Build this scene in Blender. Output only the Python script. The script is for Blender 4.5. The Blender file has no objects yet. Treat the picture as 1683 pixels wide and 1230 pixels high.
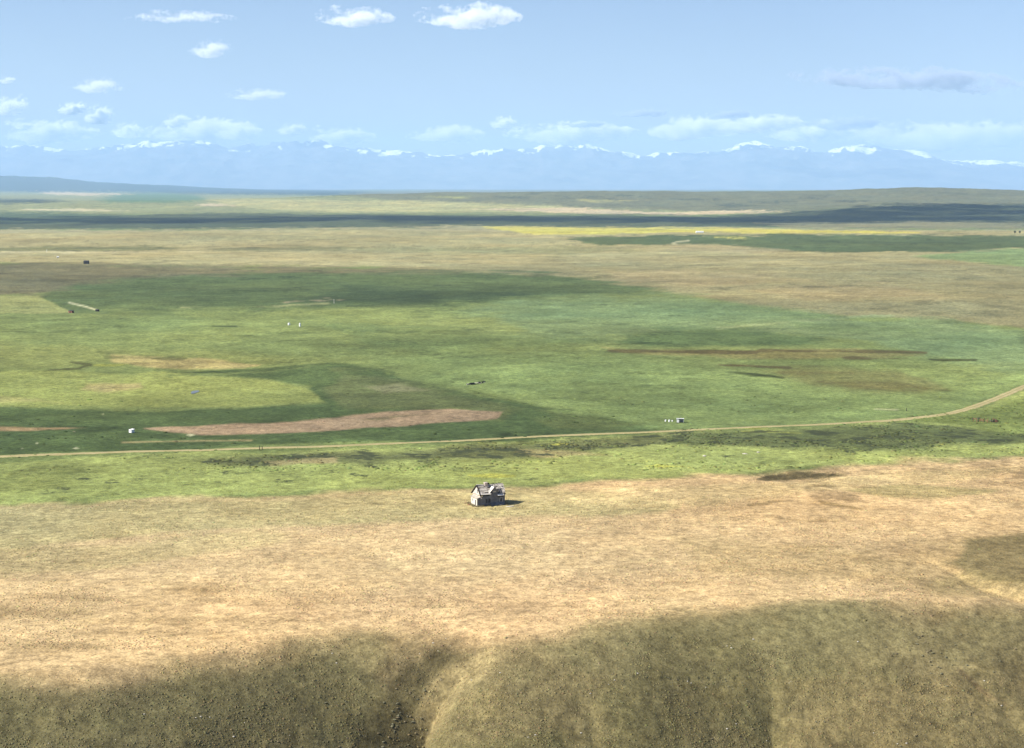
import bpy, bmesh, math, random
import numpy as np
from mathutils import Vector

random.seed(7)
rng = np.random.default_rng(7)
R = math.radians
scene = bpy.context.scene
C = scene.collection

# ------------------------------------------------------------------ camera
F, CX, CY, HY = 2600.0, 841.5, 615.0, 296.0       # focal length, centre and eye-level line, in photo pixels
ZC = 100.0                                        # camera height above the house's ground
PITCH = math.atan((CY - HY) / F)
cam = bpy.data.cameras.new('camera')
cam.sensor_width = 36.0
cam.lens = 36.0 * F / 1683.0
cam.clip_start = 1.0
cam.clip_end = 400000.0
cam_o = bpy.data.objects.new('camera', cam)
cam_o.location = (0, 0, ZC)
cam_o.rotation_euler = (math.pi / 2 - PITCH, 0, 0)
C.objects.link(cam_o)
scene.camera = cam_o

# ------------------------------------------------------------------ sky, sun, exposure
SUN_EL, SUN_AZ = R(41), R(258)                    # azimuth clockwise from +Y: from the left, a little behind the camera
world = bpy.data.worlds.new('World')
scene.world = world
world.use_nodes = True
wn = world.node_tree.nodes
wl = world.node_tree.links
sky = wn.new('ShaderNodeTexSky')
sky.sky_type = 'NISHITA'
sky.sun_disc = False
sky.sun_elevation = SUN_EL
sky.sun_rotation = SUN_AZ
sky.altitude = 1300
sky.air_density = 1.0
sky.dust_density = 1.6
sky.ozone_density = 3.5
bg = wn['Background']
bg.inputs['Strength'].default_value = 0.058
tint = wn.new('ShaderNodeMix'); tint.data_type = 'RGBA'; tint.blend_type = 'MULTIPLY'
tint.inputs[0].default_value = 1.0
tint.inputs[7].default_value = (1.09, 0.985, 1.03, 1)     # a slightly milky, warmer air than the model's
wl.new(sky.outputs[0], tint.inputs[6])
wl.new(tint.outputs[2], bg.inputs['Color'])

sun = bpy.data.lights.new('sun', 'SUN')
sun.energy = 5.0
sun.angle = R(0.5)
sun.color = (1.0, 0.96, 0.90)
sun_o = bpy.data.objects.new('sun', sun)
S = Vector((math.sin(SUN_AZ) * math.cos(SUN_EL), math.cos(SUN_AZ) * math.cos(SUN_EL), math.sin(SUN_EL)))
sun_o.rotation_euler = S.to_track_quat('Z', 'Y').to_euler()
sun_o.location = S * 500
C.objects.link(sun_o)

vs = scene.view_settings
vs.view_transform = 'Standard'
vs.look = 'None'
vs.exposure = 1.12
vs.gamma = 1.0
vs.use_curve_mapping = False
scene.cycles.use_denoising = True
scene.cycles.max_bounces = 8
scene.cycles.diffuse_bounces = 2
scene.cycles.volume_bounces = 6
scene.cycles.volume_step_rate = 0.2
scene.cycles.transparent_max_bounces = 16
scene.cycles.sample_clamp_indirect = 4.0

# ------------------------------------------------------------------ helpers
def tag(o, label=None, cat=None, group=None, kind=None):
    if label: o['label'] = label
    if cat: o['category'] = cat
    if group: o['group'] = group
    if kind: o['kind'] = kind
    return o

def empty(name, loc, rz=0.0):
    o = bpy.data.objects.new(name, None)
    o.empty_display_size = 0.5
    o.location = loc
    o.rotation_euler = (0, 0, rz)
    C.objects.link(o)
    return o

def link_mesh(name, me, parent=None):
    o = bpy.data.objects.new(name, me)
    C.objects.link(o)
    o.parent = parent
    return o

def copy_tree(o, parent=None):
    c = o.copy()
    C.objects.link(c)
    c.parent = parent
    for ch in list(o.children):
        copy_tree(ch, c)
    return c

def np_mesh(name, V, Q, mat, smooth=True, attrs=None, n=4):
    """mesh from numpy arrays, Q is (m, n) polygons"""
    me = bpy.data.meshes.new(name)
    m = len(Q)
    me.vertices.add(len(V))
    me.vertices.foreach_set('co', np.ascontiguousarray(V, dtype=np.float32).ravel())
    me.loops.add(m * n)
    me.loops.foreach_set('vertex_index', np.ascontiguousarray(Q, dtype=np.int32).ravel())
    me.polygons.add(m)
    me.polygons.foreach_set('loop_start', np.arange(0, m * n, n, dtype=np.int32))
    me.polygons.foreach_set('loop_total', np.full(m, n, dtype=np.int32))
    me.polygons.foreach_set('use_smooth', np.full(m, smooth))
    me.update(calc_edges=True)
    for k, (a, typ) in (attrs or {}).items():
        at_ = me.attributes.new(k, typ, 'POINT')
        if typ == 'FLOAT_COLOR':
            rgba = np.ones((len(V), 4), dtype=np.float32)
            rgba[:, :a.shape[1]] = a
            at_.data.foreach_set('color', rgba.ravel())
        else:
            at_.data.foreach_set('value', a.astype(np.float32))
    me.materials.append(mat)
    return me

class MB:
    """collects boxes and other solids into one mesh"""
    def __init__(self): self.bm = bmesh.new()
    def hexa(self, p):
        v = [self.bm.verts.new(q) for q in p]
        for f in ((0,3,2,1),(4,5,6,7),(0,1,5,4),(1,2,6,5),(2,3,7,6),(3,0,4,7)):
            self.bm.faces.new([v[i] for i in f])
        return self
    def box(self, x0, x1, y0, y1, z0, z1):
        return self.hexa([(x0,y0,z0),(x1,y0,z0),(x1,y1,z0),(x0,y1,z0),(x0,y0,z1),(x1,y0,z1),(x1,y1,z1),(x0,y1,z1)])
    def bar(self, a, b, w, h=None):
        """square bar from a to b"""
        a, b = Vector(a), Vector(b)
        h = h or w
        d = (b - a).normalized()
        s = d.cross(Vector((0, 0, 1)))
        if s.length < 1e-3: s = Vector((1, 0, 0))
        s.normalize()
        t = s.cross(d)
        p = []
        for q in (a, b):
            for i, j in ((-1,-1),(1,-1),(1,1),(-1,1)):
                p.append(q + s * (i * w / 2) + t * (j * h / 2))
        return self.hexa([p[0],p[1],p[2],p[3],p[4],p[5],p[6],p[7]])
    def slab(self, quad, t):
        """a plate of thickness t under four corner points"""
        q = [Vector(c) for c in quad]
        n = (q[1]-q[0]).cross(q[3]-q[0]).normalized()
        return self.hexa([c - n * t for c in q] + q)
    def prism(self, pts, off):
        """closed outline pts, extruded by off"""
        off = Vector(off)
        a = [self.bm.verts.new(p) for p in pts]
        b = [self.bm.verts.new(Vector(p) + off) for p in pts]
        n = len(pts)
        self.bm.faces.new(a[::-1]); self.bm.faces.new(b)
        for i in range(n):
            self.bm.faces.new([a[i], a[(i+1) % n], b[(i+1) % n], b[i]])
        return self
    def lathe(self, prof, c=(0,0), n=20):
        rings = [[self.bm.verts.new((c[0]+r*math.cos(2*math.pi*i/n), c[1]+r*math.sin(2*math.pi*i/n), z)) for i in range(n)] for r, z in prof]
        for a, b in zip(rings, rings[1:]):
            for i in range(n):
                self.bm.faces.new([a[i], a[(i+1) % n], b[(i+1) % n], b[i]])
        self.bm.faces.new(rings[0][::-1]); self.bm.faces.new(rings[-1])
        return self
    def build(self, name, mat, parent=None, smooth=False):
        bmesh.ops.recalc_face_normals(self.bm, faces=self.bm.faces[:])
        me = bpy.data.meshes.new(name)
        self.bm.to_mesh(me); self.bm.free()
        if smooth:
            for p in me.polygons: p.use_smooth = True
        me.materials.append(mat)
        return link_mesh(name, me, parent)

def srgb(r, g, b, k=1.0):
    def l(c):
        c /= 255.0
        return c / 12.92 if c <= 0.04045 else ((c + 0.055) / 1.055) ** 2.4
    return np.array([l(r) * k, l(g) * k, l(b) * k])

# numpy noise --------------------------------------------------------
def vnoise(x, y, seed=0):
    xi = np.floor(x); yi = np.floor(y)
    fx = x - xi; fy = y - yi
    xi = xi.astype(np.int64); yi = yi.astype(np.int64)
    def h(a, b):
        n = (a * 374761393 + b * 668265263 + seed * 1442695041) & 0xffffffff
        n = ((n ^ (n >> 13)) * 1274126177) & 0xffffffff
        n = n ^ (n >> 16)
        return (n & 0xffff) / 32767.5 - 1.0
    fx = fx * fx * fx * (fx * (fx * 6 - 15) + 10)
    fy = fy * fy * fy * (fy * (fy * 6 - 15) + 10)
    a = h(xi, yi); b = h(xi + 1, yi); c = h(xi, yi + 1); d = h(xi + 1, yi + 1)
    return (a * (1 - fx) + b * fx) * (1 - fy) + (c * (1 - fx) + d * fx) * fy

def fbm(x, y, seed=0, octv=4, gain=0.55):
    s = np.zeros_like(x); amp = 1.0; tot = 0.0
    for o in range(octv):
        s = s + amp * vnoise(x, y, seed + 17 * o)
        tot += amp
        x, y = x * 1.93 + 7.3 - 0.35 * y, y * 1.93 + 3.1 + 0.35 * x
        amp *= gain
    return s / tot

def ss(a, b, x):
    t = np.clip((x - a) / (b - a), 0, 1)
    return t * t * (3 - 2 * t)

# where a ground point stands in the survey photograph, and back ------
CP, SP = math.cos(PITCH), math.sin(PITCH)
def project(x, y, z):
    D = y * CP - (z - ZC) * SP
    D = np.maximum(D, 1e-3)
    return CX + F * x / D, CY - F * (y * SP + (z - ZC) * CP) / D

def ray(px, py):
    a, b = (px - CX) / F, (CY - py) / F
    return np.array([a, CP + b * SP, -SP + b * CP])

def flat_at(px, py, z=0.0):
    d = ray(px, py)
    t = (z - ZC) / d[2]
    return d[0] * t, d[1] * t

# ------------------------------------------------------------------ terrain heights
crest_px = [(-900,1190),(-300,1155),(0,1131),(150,1116),(300,1093),(400,1072),(480,1050),(600,1036),(700,1041),(800,1068),(900,1054),(1000,1038),(1150,1018),(1350,1003),(1550,992),(1683,980),(2000,970),(2600,960)]
_cw = np.array([flat_at(*p) for p in crest_px])
_cx = np.linspace(-420, 520, 1900)
_cr = np.interp(_cx, _cw[:, 0], _cw[:, 1])
def _blur(a, sig):
    k = np.exp(-.5 * (np.arange(-150, 151) * (_cx[1] - _cx[0]) / sig) ** 2); k /= k.sum()
    return np.convolve(np.pad(a, 150, mode='edge'), k, 'valid')
_cs, _cf = _blur(_cr, 16.0), _blur(_cr, 4.0)
def crest_y(x): return np.interp(x, _cx, _cf)          # edge of the dry grass
def crest_s(x): return np.interp(x, _cx, _cs)          # brow of the slope

hill_px = [(300,330),(450,326),(560,322),(670,318),(750,316),(900,313.5),(1000,314.5),(1100,315),(1250,316.5),(1370,314),(1470,309.5),(1530,308.5),(1600,310),(1683,313),(1900,318),(2300,322)]
_hu = np.array([(p[0] - CX) / F for p in hill_px]); _hy = np.array([p[1] for p in hill_px])
ridge_px = [(-900,284),(-300,287),(0,291),(100,293),(170,298),(250,303),(330,308),(450,312),(560,315),(660,319),(760,322)]
_ru = np.array([(p[0] - CX) / F for p in ridge_px]); _ry = np.array([p[1] for p in ridge_px])

FLOOR = -42.0
CURV = 14.6e6                                    # twice the earth's radius with refraction
def base_h(x, y):
    u = x / np.maximum(y, 50)
    d = crest_s(x) + 3 * fbm(x / 40, y / 40, 3, 3) - y
    s = np.maximum(d + 8, 0)
    h = -0.62 * (np.sqrt(s * s + 100) - 10) * (d > -8)
    h = np.maximum(h, -60 + 0.05 * (np.minimum(y, 450) - 150))
    # gentle swells of the dry meadow and the plain
    h = h + 0.9 * fbm(x / 70, y / 70, 5, 3) * ss(300, 380, y)
    h = h - 2.5 * ss(560, 690, y)
    h = h + (3.0 * fbm(x / 420, y / 330, 8, 3)) * ss(640, 1000, y)
    h = h + (5.0 * fbm(x / 900, y / 500, 11, 3)) * ss(1200, 2300, y)
    # the bench ends and the land drops into a broad valley
    e = 3150 + 160 * fbm(x / 900, y * 0 + 0.5, 15, 3)
    t = ss(e, e + 900, y)
    h = h * (1 - t) + t * (FLOOR + 6 * fbm(x / 1500, y / 1200, 19, 4))
    # low hills on the right beyond the valley
    hz = ZC - (np.interp(u, _hu, _hy) - HY) / F * 9500.0 - FLOOR + 9500.0 ** 2 / CURV
    b = np.exp(-((y - 9500) / 1500.0) ** 2)
    h = h + hz * b * (1 + 0.16 * fbm(x / 500, y / 500, 23, 5, .65)) * ss(6000, 7600, y)
    # nearer shoulder at far right
    sh = ss(0.14, 0.24, u) * np.exp(-((y - 6900) / 700.0) ** 2) * 34
    h = h + sh * (1 + 0.45 * fbm(x / 280, y / 280, 29, 5, .65))
    # long low ridge far off on the left
    rz = ZC - (np.interp(u, _ru, _ry) - HY) / F * 31000.0 - FLOOR + 31000.0 ** 2 / CURV
    h = h + np.maximum(rz, 0) * np.exp(-((y - 31000) / 3200.0) ** 2) * (1 + 0.32 * fbm(x / 1300, y / 1100, 31, 5, .62))
    rz2 = np.interp(u, [-0.6, -0.32, -0.2, -0.05, 0.1, 0.3], [40, 30, 45, 40, 20, 10])
    h = h + .3 * rz2 * np.exp(-((y - 40000) / 3000.0) ** 2) * (1 + 0.3 * fbm(x / 2500, y / 2500, 37, 4))
    return h - y * y / CURV

def at(px, py, hf=None):
    """the ground point seen at a photo pixel"""
    hf = hf or height_fast
    d = ray(px, py)
    t = np.geomspace(150, 60000, 3000)
    x, y, z = d[0] * t, d[1] * t, ZC + d[2] * t
    g = z - hf(x, y)
    i = np.argmax(g < 0)
    if i == 0: i = len(t) - 1
    lo, hi = t[i - 1], t[i]
    for _ in range(30):
        m = (lo + hi) / 2
        gm = ZC + d[2] * m - hf(np.array([d[0] * m]), np.array([d[1] * m]))[0]
        if gm > 0: lo = m
        else: hi = m
    return np.array([d[0] * lo, d[1] * lo, ZC + d[2] * lo])

# gullies cut into the near slope: outline in the photo, depth along it, width of either flank
gullies = []
for pts, dep, wl_, wr_ in (
    ([(815,1062),(765,1083),(725,1108),(700,1135),(686,1165),(674,1200),(668,1235),(664,1290)], [0,2.6,6.0,9.4,12,14,15.5,17], 15, 4.0),
    ([(1235,1075),(1258,1110),(1270,1150),(1273,1190),(1276,1230),(1278,1290)], [0,1.0,2.2,3.2,4.0,4.6], 15, 7.0),
    ([(1500,905),(1560,930),(1610,948),(1683,963),(1760,975),(1900,1000)], [0,1.8,3.4,4.6,5.6,7], 15, 5.0),
    ([(505,1085),(480,1120),(450,1160),(430,1200),(415,1290)], [0,.9,1.8,2.4,3], 16, 9),
    ([(1560,1075),(1590,1110),(1622,1140),(1650,1160),(1700,1230)], [0,.5,1.3,1.0,.6], 5, 3),
    ([(930,1120),(960,1160),(975,1200),(985,1290)], [0,.6,1.3,2.0], 9, 10),
    ([(100,1150),(60,1190),(30,1250)], [0,.8,1.6], 12, 10),
    ([(790,1073),(750,1092),(718,1114),(697,1138),(684,1167),(673,1200),(667,1235),(663,1290)], [0,.8,1.8,2.6,3.2,3.6,4,4], 3.4, 1.5)):
    w = np.array([at(px, py, base_h)[:2] for px, py in pts])
    gullies.append((w, np.array(dep, float), wl_, wr_))

def height(x, y):
    h = base_h(x, y)
    near = (y < 480)
    if near.any():
        xx, yy = x[near], y[near]
        xx = xx + 1.3 * fbm(xx / 9, yy / 9, 41, 3); yy = yy + 1.3 * fbm(xx / 9 + 50, yy / 9, 43, 3)
        cut = np.zeros_like(xx)
        for w, dep, wl_, wr_ in gullies:
            best = np.full(xx.shape, 1e9); bs = np.zeros_like(xx); bd = np.zeros_like(xx)
            for i in range(len(w) - 1):
                a, b = w[i], w[i + 1]
                ab = b - a; L2 = ab @ ab
                t = np.clip(((xx - a[0]) * ab[0] + (yy - a[1]) * ab[1]) / L2, 0, 1)
                dx, dy = xx - a[0] - t * ab[0], yy - a[1] - t * ab[1]
                dd = np.hypot(dx, dy)
                m = dd < best
                best = np.where(m, dd, best)
                cr = ab[0] * dy - ab[1] * dx          # >0: left of the way down
                bs = np.where(m, cr, bs)
                bd = np.where(m, dep[i] + (dep[i + 1] - dep[i]) * t, bd)
            # the way down points at the camera, so its left hand is image right, except for gullies running right
            wd = np.where(bs < 0, wl_, wr_) if w[-1][1] < w[0][1] - 1e-6 and abs(w[-1][0] - w[0][0]) < 60 else np.where(bs > 0, wl_, wr_)
            q = bd * np.exp(-(np.sqrt(best * best + .16) - .4) / wd)
            cut = cut + q if wl_ < 4 else np.maximum(cut, q)
        hh = h[near] - cut
        st = ss(-6, 20, crest_y(x[near]) - y[near])
        hh = hh + st * (0.75 * fbm(x[near] / 12, y[near] / 12, 47, 3) + 0.16 * fbm(x[near] / 1.7, y[near] / 1.7, 53, 2))
        h = h.copy(); h[near] = hh
    md = (y < 620)
    if md.any():
        h = h.copy()
        h[md] += 0.10 * fbm(x[md] / 5, y[md] / 5, 57, 2)
    # dug-out hollow on the meadow to the right
    for (hx, hy), ax, ay, dz in HOLLOWS:
        q = np.exp(-(((x - hx) / ax) ** 2 + ((y - hy) / ay) ** 2) ** 2)
        h = h - dz * q
    return h
HOLLOWS = [(flat_at(1312, 783), 13.0, 9.0, 2.0), (flat_at(1262, 828), 7, 3.5, .5), (flat_at(1330, 856), 8, 3, .5)]

# ------------------------------------------------------------------ ground sheet
rows_px = np.arange(1340.0, 372.0, -1.45)
ry_ = [flat_at(CX, p)[1] for p in rows_px]
ry_ = [20, 60, 100, 140, 170, 190, 205] + [v for v in ry_ if v > 212]
while ry_[-1] < 62000:
    ry_.append(ry_[-1] * (1.009 if ry_[-1] < 16000 else 1.02))
ROW = np.array(ry_)
COL = np.concatenate([np.linspace(-0.78, -0.36, 60, endpoint=False), np.linspace(-0.36, 0.36, 860), np.linspace(0.36, 0.78, 61)[1:]])
NR, NC = len(ROW), len(COL)
GU, GY = np.meshgrid(COL, ROW)
GX = (GU * np.maximum(GY, 200)).ravel(); GYf = GY.ravel()
GZ = height(GX, GYf)
_G = GZ.reshape(NR, NC)
def height_fast(x, y):
    iu = np.clip(np.interp(x / np.maximum(y, 200), COL, np.arange(NC)), 0, NC - 1.001); iy = np.clip(np.interp(y, ROW, np.arange(NR)), 0, NR - 1.001)
    a = iu.astype(int); b = iy.astype(int); fu = iu - a; fy = iy - b
    return (_G[b, a] * (1 - fu) + _G[b, a + 1] * fu) * (1 - fy) + (_G[b + 1, a] * (1 - fu) + _G[b + 1, a + 1] * fu) * fy
PX, PY = project(GX, GYf, GZ)

def sd_poly(px, py, poly):
    """signed distance to a polygon, >0 inside, photo pixels; flattened strips count more in height"""
    P = np.array(poly, float)
    n = len(P)
    d = np.full(px.shape, 1e18); ins = np.zeros(px.shape, bool)
    for i in range(n):
        a, b = P[i], P[(i + 1) % n]
        ab = b - a
        t = np.clip(((px - a[0]) * ab[0] + (py - a[1]) * ab[1]) / max(ab @ ab, 1e-9), 0, 1)
        d = np.minimum(d, (px - a[0] - t * ab[0]) ** 2 * 0.2 + (py - a[1] - t * ab[1]) ** 2)
        c = ((a[1] > py) != (b[1] > py)) & (px < (b[0] - a[0]) * (py - a[1]) / (b[1] - a[1] + 1e-12) + a[0])
        ins ^= c
    return np.where(ins, 1, -1) * np.sqrt(d)

K = 0.56
def c_(r, g, b):
    v = srgb(r, g, b, K); m_ = v @ np.array([.3, .5, .2])
    v = v * .82 + m_ * .18
    return v * (np.array([.84, .85, .66]) if g >= r else np.array([1.0, 1.0, .88]))

TAN, TAN2, TANG, TANB = c_(219,184,130), c_(204,172,120), c_(186,171,112), c_(168,140,94)
SLOPE, SLOPE_G, SLOPE_B = c_(134,120,78), c_(122,115,72), c_(138,119,80)
GREEN, GREEN_Y, GREEN_B, GREEN_D, GREEN_DD = c_(142,157,90), c_(160,168,88), c_(138,160,108), c_(98,120,68), c_(80,106,60)
OLIVE, BROWN, BROWN_D, PALE = c_(124,124,78), c_(166,147,100), c_(118,102,56), c_(192,176,118)

W1 = fbm(GX / 300, GYf / 300, 61, 5, 0.6)
W2 = fbm(GX / 26, GYf / 26, 67, 4, 0.6)
W3 = fbm(GX / 60, GYf / 60, 71, 4, 0.6)
near_w = ss(900, 500, GYf)
WX = PX + (26 * W1 + 16 * W2)
WY = PY + (3.0 * W1 + 2.6 * W2) * (0.6 + 1.6 * ss(560, 1000, PY)) + near_w * 6 * W3

BRK = fbm(GX / 45, GYf / 45, 73, 5, .68) * 1.5 + .5 * W1
col = np.tile(GREEN, (len(GX), 1))
scrub = np.zeros(len(GX))

def blend(w, c):
    global col
    w = np.clip(w, 0, 1)[:, None]
    col = col * (1 - w) + np.asarray(c) * w

def patch(poly, c, soft=3.0, op=1.0, warp=1.0, scr=None):
    P = np.array(poly, float)
    x = PX + (WX - PX) * warp; y = PY + (WY - PY) * warp
    m = (x > P[:, 0].min() - 60) & (x < P[:, 0].max() + 60) & (y > P[:, 1].min() - 30) & (y < P[:, 1].max() + 30)
    w = np.zeros(len(x))
    w[m] = ss(-soft, soft, sd_poly(x[m], y[m], poly) + BRK[m] * (soft * 1.1 + 1.2)) * op
    blend(w, c)
    if scr is not None:
        global scrub
        scrub = scrub * (1 - w) + scr * w
    return w

def line(pts, c, wid, op=1.0, warp=0.35, soft=1.2, brk=1.5):
    P = np.array(pts, float)
    x = PX + (WX - PX) * warp; y = PY + (WY - PY) * warp
    m = (x > P[:, 0].min() - 40) & (x < P[:, 0].max() + 40) & (y > P[:, 1].min() - 20) & (y < P[:, 1].max() + 20)
    xm, ym = x[m], y[m]
    d = np.full(xm.shape, 1e9)
    for a, b in zip(P, P[1:]):
        ab = b - a
        t = np.clip(((xm - a[0]) * ab[0] + (ym - a[1]) * ab[1]) / (ab @ ab), 0, 1)
        d = np.minimum(d, np.hypot((xm - a[0] - t * ab[0]) * .45, ym - a[1] - t * ab[1]))
    w = np.zeros(len(x)); w[m] = ss(wid / 2 + soft, wid / 2 - soft, d + BRK[m] * brk * wid) * op
    blend(w, c)
    return w

L, Rr = -400, 2100
# --- far country
patch([(L,290),(Rr,290),(Rr,330),(L,330)], c_(128,140,92), 4)
patch([(L,286),(0,286),(180,296),(330,306),(560,313),(690,321),(600,322),(300,320),(200,318),(0,317),(L,316)], srgb(42,56,44,.9), 1.5)  # far left ridge, cloud shadow put into its dark colour
patch([(L,316),(180,316),(330,320),(560,323),(760,325),(1000,330),(Rr,335),(Rr,352),(L,352)], c_(168,170,112), 3)
patch([(560,319),(700,313),(1000,312),(1300,314),(1500,305),(1700,308),(Rr,312),(Rr,350),(1300,350),(1120,347),(800,336),(640,330)], c_(134,134,100), 2)
patch([(185,320),(250,317),(320,320),(345,329),(270,334),(160,332)], c_(112,146,96), 2)
patch([(60,315),(120,317),(210,319),(150,322),(80,320)], c_(220,196,150), 1)
patch([(L,326),(60,327),(110,331),(30,335),(L,336)], c_(86,98,80), 2)
patch([(35,343),(140,344),(220,347),(120,348),(35,346)], c_(214,200,150), 1)
patch([(320,335),(390,334),(380,339),(330,338)], c_(214,190,146), 1)
patch([(340,328),(700,331),(930,340),(900,347),(600,350),(400,343)], c_(186,180,110), 2)
patch([(760,343),(920,342),(1120,350),(1300,346),(1305,349),(1120,354),(940,351)], c_(214,190,146), 1)
patch([(700,322),(780,323),(760,327)], c_(170,170,90), 1)
patch([(940,327),(1060,329),(980,333)], c_(176,170,90), 1.5)
for (x, y, w_) in ((860,325,30),(980,326,24),(1040,323,14),(1150,328,40),(1270,332,36),(1400,331,30),(1480,336,40),(880,319,20),(1200,338,60),(1330,325,20)):
    patch([(x-w_,y),(x,y-1.6),(x+w_,y),(x,y+1.6)], c_(88,96,74), 1, .8)
patch([(L,352),(220,353),(300,350),(560,352),(760,354),(1000,353),(1200,356),(1300,346),(1500,340),(1683,336),(Rr,332),(Rr,376),(1600,374),(1300,374),(900,375),(L,379)], c_(96,106,70), 2)  # valley band's colour darkened too, adding to the cloud shadow cast there
patch([(L,346),(120,350),(230,358),(120,366),(L,364)], c_(98,118,82), 3)
patch([(1240,366),(1500,364),(1683,366),(1683,376),(1300,376)], c_(140,136,92), 2)
# --- bench
patch([(L,377),(300,378),(560,375),(860,372),(1100,373),(1500,378),(Rr,377),(Rr,440),(1000,445),(640,440),(400,437),(0,433),(L,433)], c_(176,166,112), 2)
patch([(L,404),(80,406),(240,404),(320,409),(200,413),(L,412)], c_(128,132,86), 2, .8)  # shadows of the hummocks painted as darker streaks, here and next line
patch([(330,408),(480,404),(640,406),(540,412),(360,412)], c_(128,130,88), 2, .7)
patch([(300,388),(700,390),(960,398),(700,404),(400,398)], c_(160,154,104), 4, .7)
line([(-100,415.5),(120,415),(330,415)], c_(208,196,146), 2, .8)
patch([(330,418),(800,424),(1200,424),(1400,436),(1000,444),(640,440),(400,436)], c_(174,164,114), 5, .6)
patch([(560,407),(1000,406),(1060,412),(900,420),(600,412)], c_(150,150,104), 3, .6)
YF = [(800,374),(860,372.5),(1100,374.5),(1300,377.5),(1520,382),(1490,383.5),(1300,382.8),(1100,382.5),(960,386),(860,383.5)]
w_y = patch(YF, c_(212,200,58), 1.2, 1, .25)
patch([(930,391),(1010,388),(1120,385.5),(1330,386),(1500,386),(1683,387),(Rr,386),(Rr,404),(1683,407),(1600,412),(1400,416),(1250,412),(1180,402),(1000,403)], c_(104,120,76), 1.5)
patch([(1168,390),(1220,389),(1225,391),(1180,392)], c_(196,190,80), 1)
line([(1132,396),(1112,398),(1106,400.5),(1112,402.5)], c_(206,196,150), 2.2, .9, .1, 1.0, .2)
patch([(1100,404),(1220,404),(1300,412),(1240,418),(1100,412)], c_(176,160,112), 2, .7)
patch([(1500,421),(1620,413),(1683,408),(Rr,404),(Rr,446),(1683,443),(1600,433)], c_(150,172,112), 2)
# --- dark green field and the brown rise
patch([(620,438),(1000,432),(1400,436),(1560,428),(1683,440),(Rr,440),(Rr,560),(1683,541),(1560,526),(1400,521),(1230,502),(1100,482),(1000,470)], c_(158,150,102), 2.5)
patch([(1180,470),(1450,465),(1560,490),(1300,492)], c_(166,150,104), 6, .6)
patch([(1000,445),(1250,448),(1350,462),(1150,470),(1000,462)], c_(178,160,112), 6, .6)
patch([(L,432),(150,433),(400,438),(620,440),(760,446),(760,462),(400,460),(200,480),(L,490)], c_(128,122,84), 3)
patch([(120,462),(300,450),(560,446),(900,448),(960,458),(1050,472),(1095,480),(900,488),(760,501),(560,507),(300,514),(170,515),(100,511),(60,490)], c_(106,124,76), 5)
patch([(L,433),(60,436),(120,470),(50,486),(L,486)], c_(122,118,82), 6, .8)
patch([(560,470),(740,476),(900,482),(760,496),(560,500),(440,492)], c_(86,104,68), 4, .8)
patch([(L,486),(60,487),(80,494),(115,513),(60,514),(L,514)], c_(166,170,104), 1, 1, .25)
line([(L,514.5),(60,514),(118,514)], c_(120,130,76), 1.4, .7)
line([(115,498),(138,503.5),(157,509)], c_(206,204,160), 2.4, .95, .1, 1.0, .15)
line([(300,506),(460,504),(535,498)], c_(176,176,122), 1.6, .8, .2)
for (x, y, w_) in ((480,494,14),(510,493,16),(470,497,12),(520,489,12),(538,492,10)):
    patch([(x-w_,y),(x,y-1.2),(x+w_,y),(x,y+1.2)], c_(180,164,126), .8, .8)
# --- green plain
patch([(860,490),(1100,484),(1250,505),(1400,524),(1560,530),(1683,545),(Rr,560),(Rr,640),(1683,620),(1400,560),(1200,545),(900,560),(700,530)], GREEN_B, 8)
patch([(1300,524),(1560,527),(1640,545),(1400,556),(1200,548)], c_(148,170,118), 5, .8)
patch([(300,515),(620,508),(820,520),(860,545),(600,560),(380,545)], c_(150,162,90), 8, .8)
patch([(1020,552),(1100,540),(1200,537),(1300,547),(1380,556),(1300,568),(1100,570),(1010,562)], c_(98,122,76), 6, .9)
patch([(1300,530),(1560,540),(1500,552),(1330,548)], c_(122,146,90), 6, .5)
line([(1180,540),(1290,530),(1400,521),(1480,519)], c_(164,180,128), 2.2, .8, .2)
patch([(985,571),(1040,573),(1230,575),(1420,572),(1520,584),(1300,592),(1120,586),(1010,580)], c_(150,140,76), 3.0, .8)
for (a, b) in (((1000,577),(1240,579)),((1250,576),(1520,580)),((1180,600),(1290,604)),((1280,612),(1400,614)),((1390,588),(1490,590))):
    line([a, b], c_(104,92,50), 3.4, .9, .35, 1.4, .9)
patch([(1195,611),(1240,614),(1285,621),(1240,620)], c_(64,72,36), 1.0, 1, .15)
line([(1196,612),(1240,615),(1286,621)], c_(64,72,36), 3.2, .9, .1, 1.2, .3)
line([(1532,592),(1604,592)], c_(72,74,36), 2.6, .9, .1, 1.2, .3)
patch([(1530,591),(1600,590.5),(1605,593),(1550,594)], c_(78,80,36), 1.2, 1, .3)
patch([(1290,600),(1480,612),(1560,640),(1480,650),(1340,636),(1250,612)], c_(124,122,64), 5, .8)
patch([(1330,625),(1480,630),(1530,642),(1400,640)], c_(104,98,50), 3, .7)
patch([(560,540),(720,548),(980,560),(860,575),(600,570)], c_(122,142,84), 9, .8)
line([(350,536.5),(388,537)], c_(70,84,44), 2.2, .9, .1, 1.0, .15)
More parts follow.
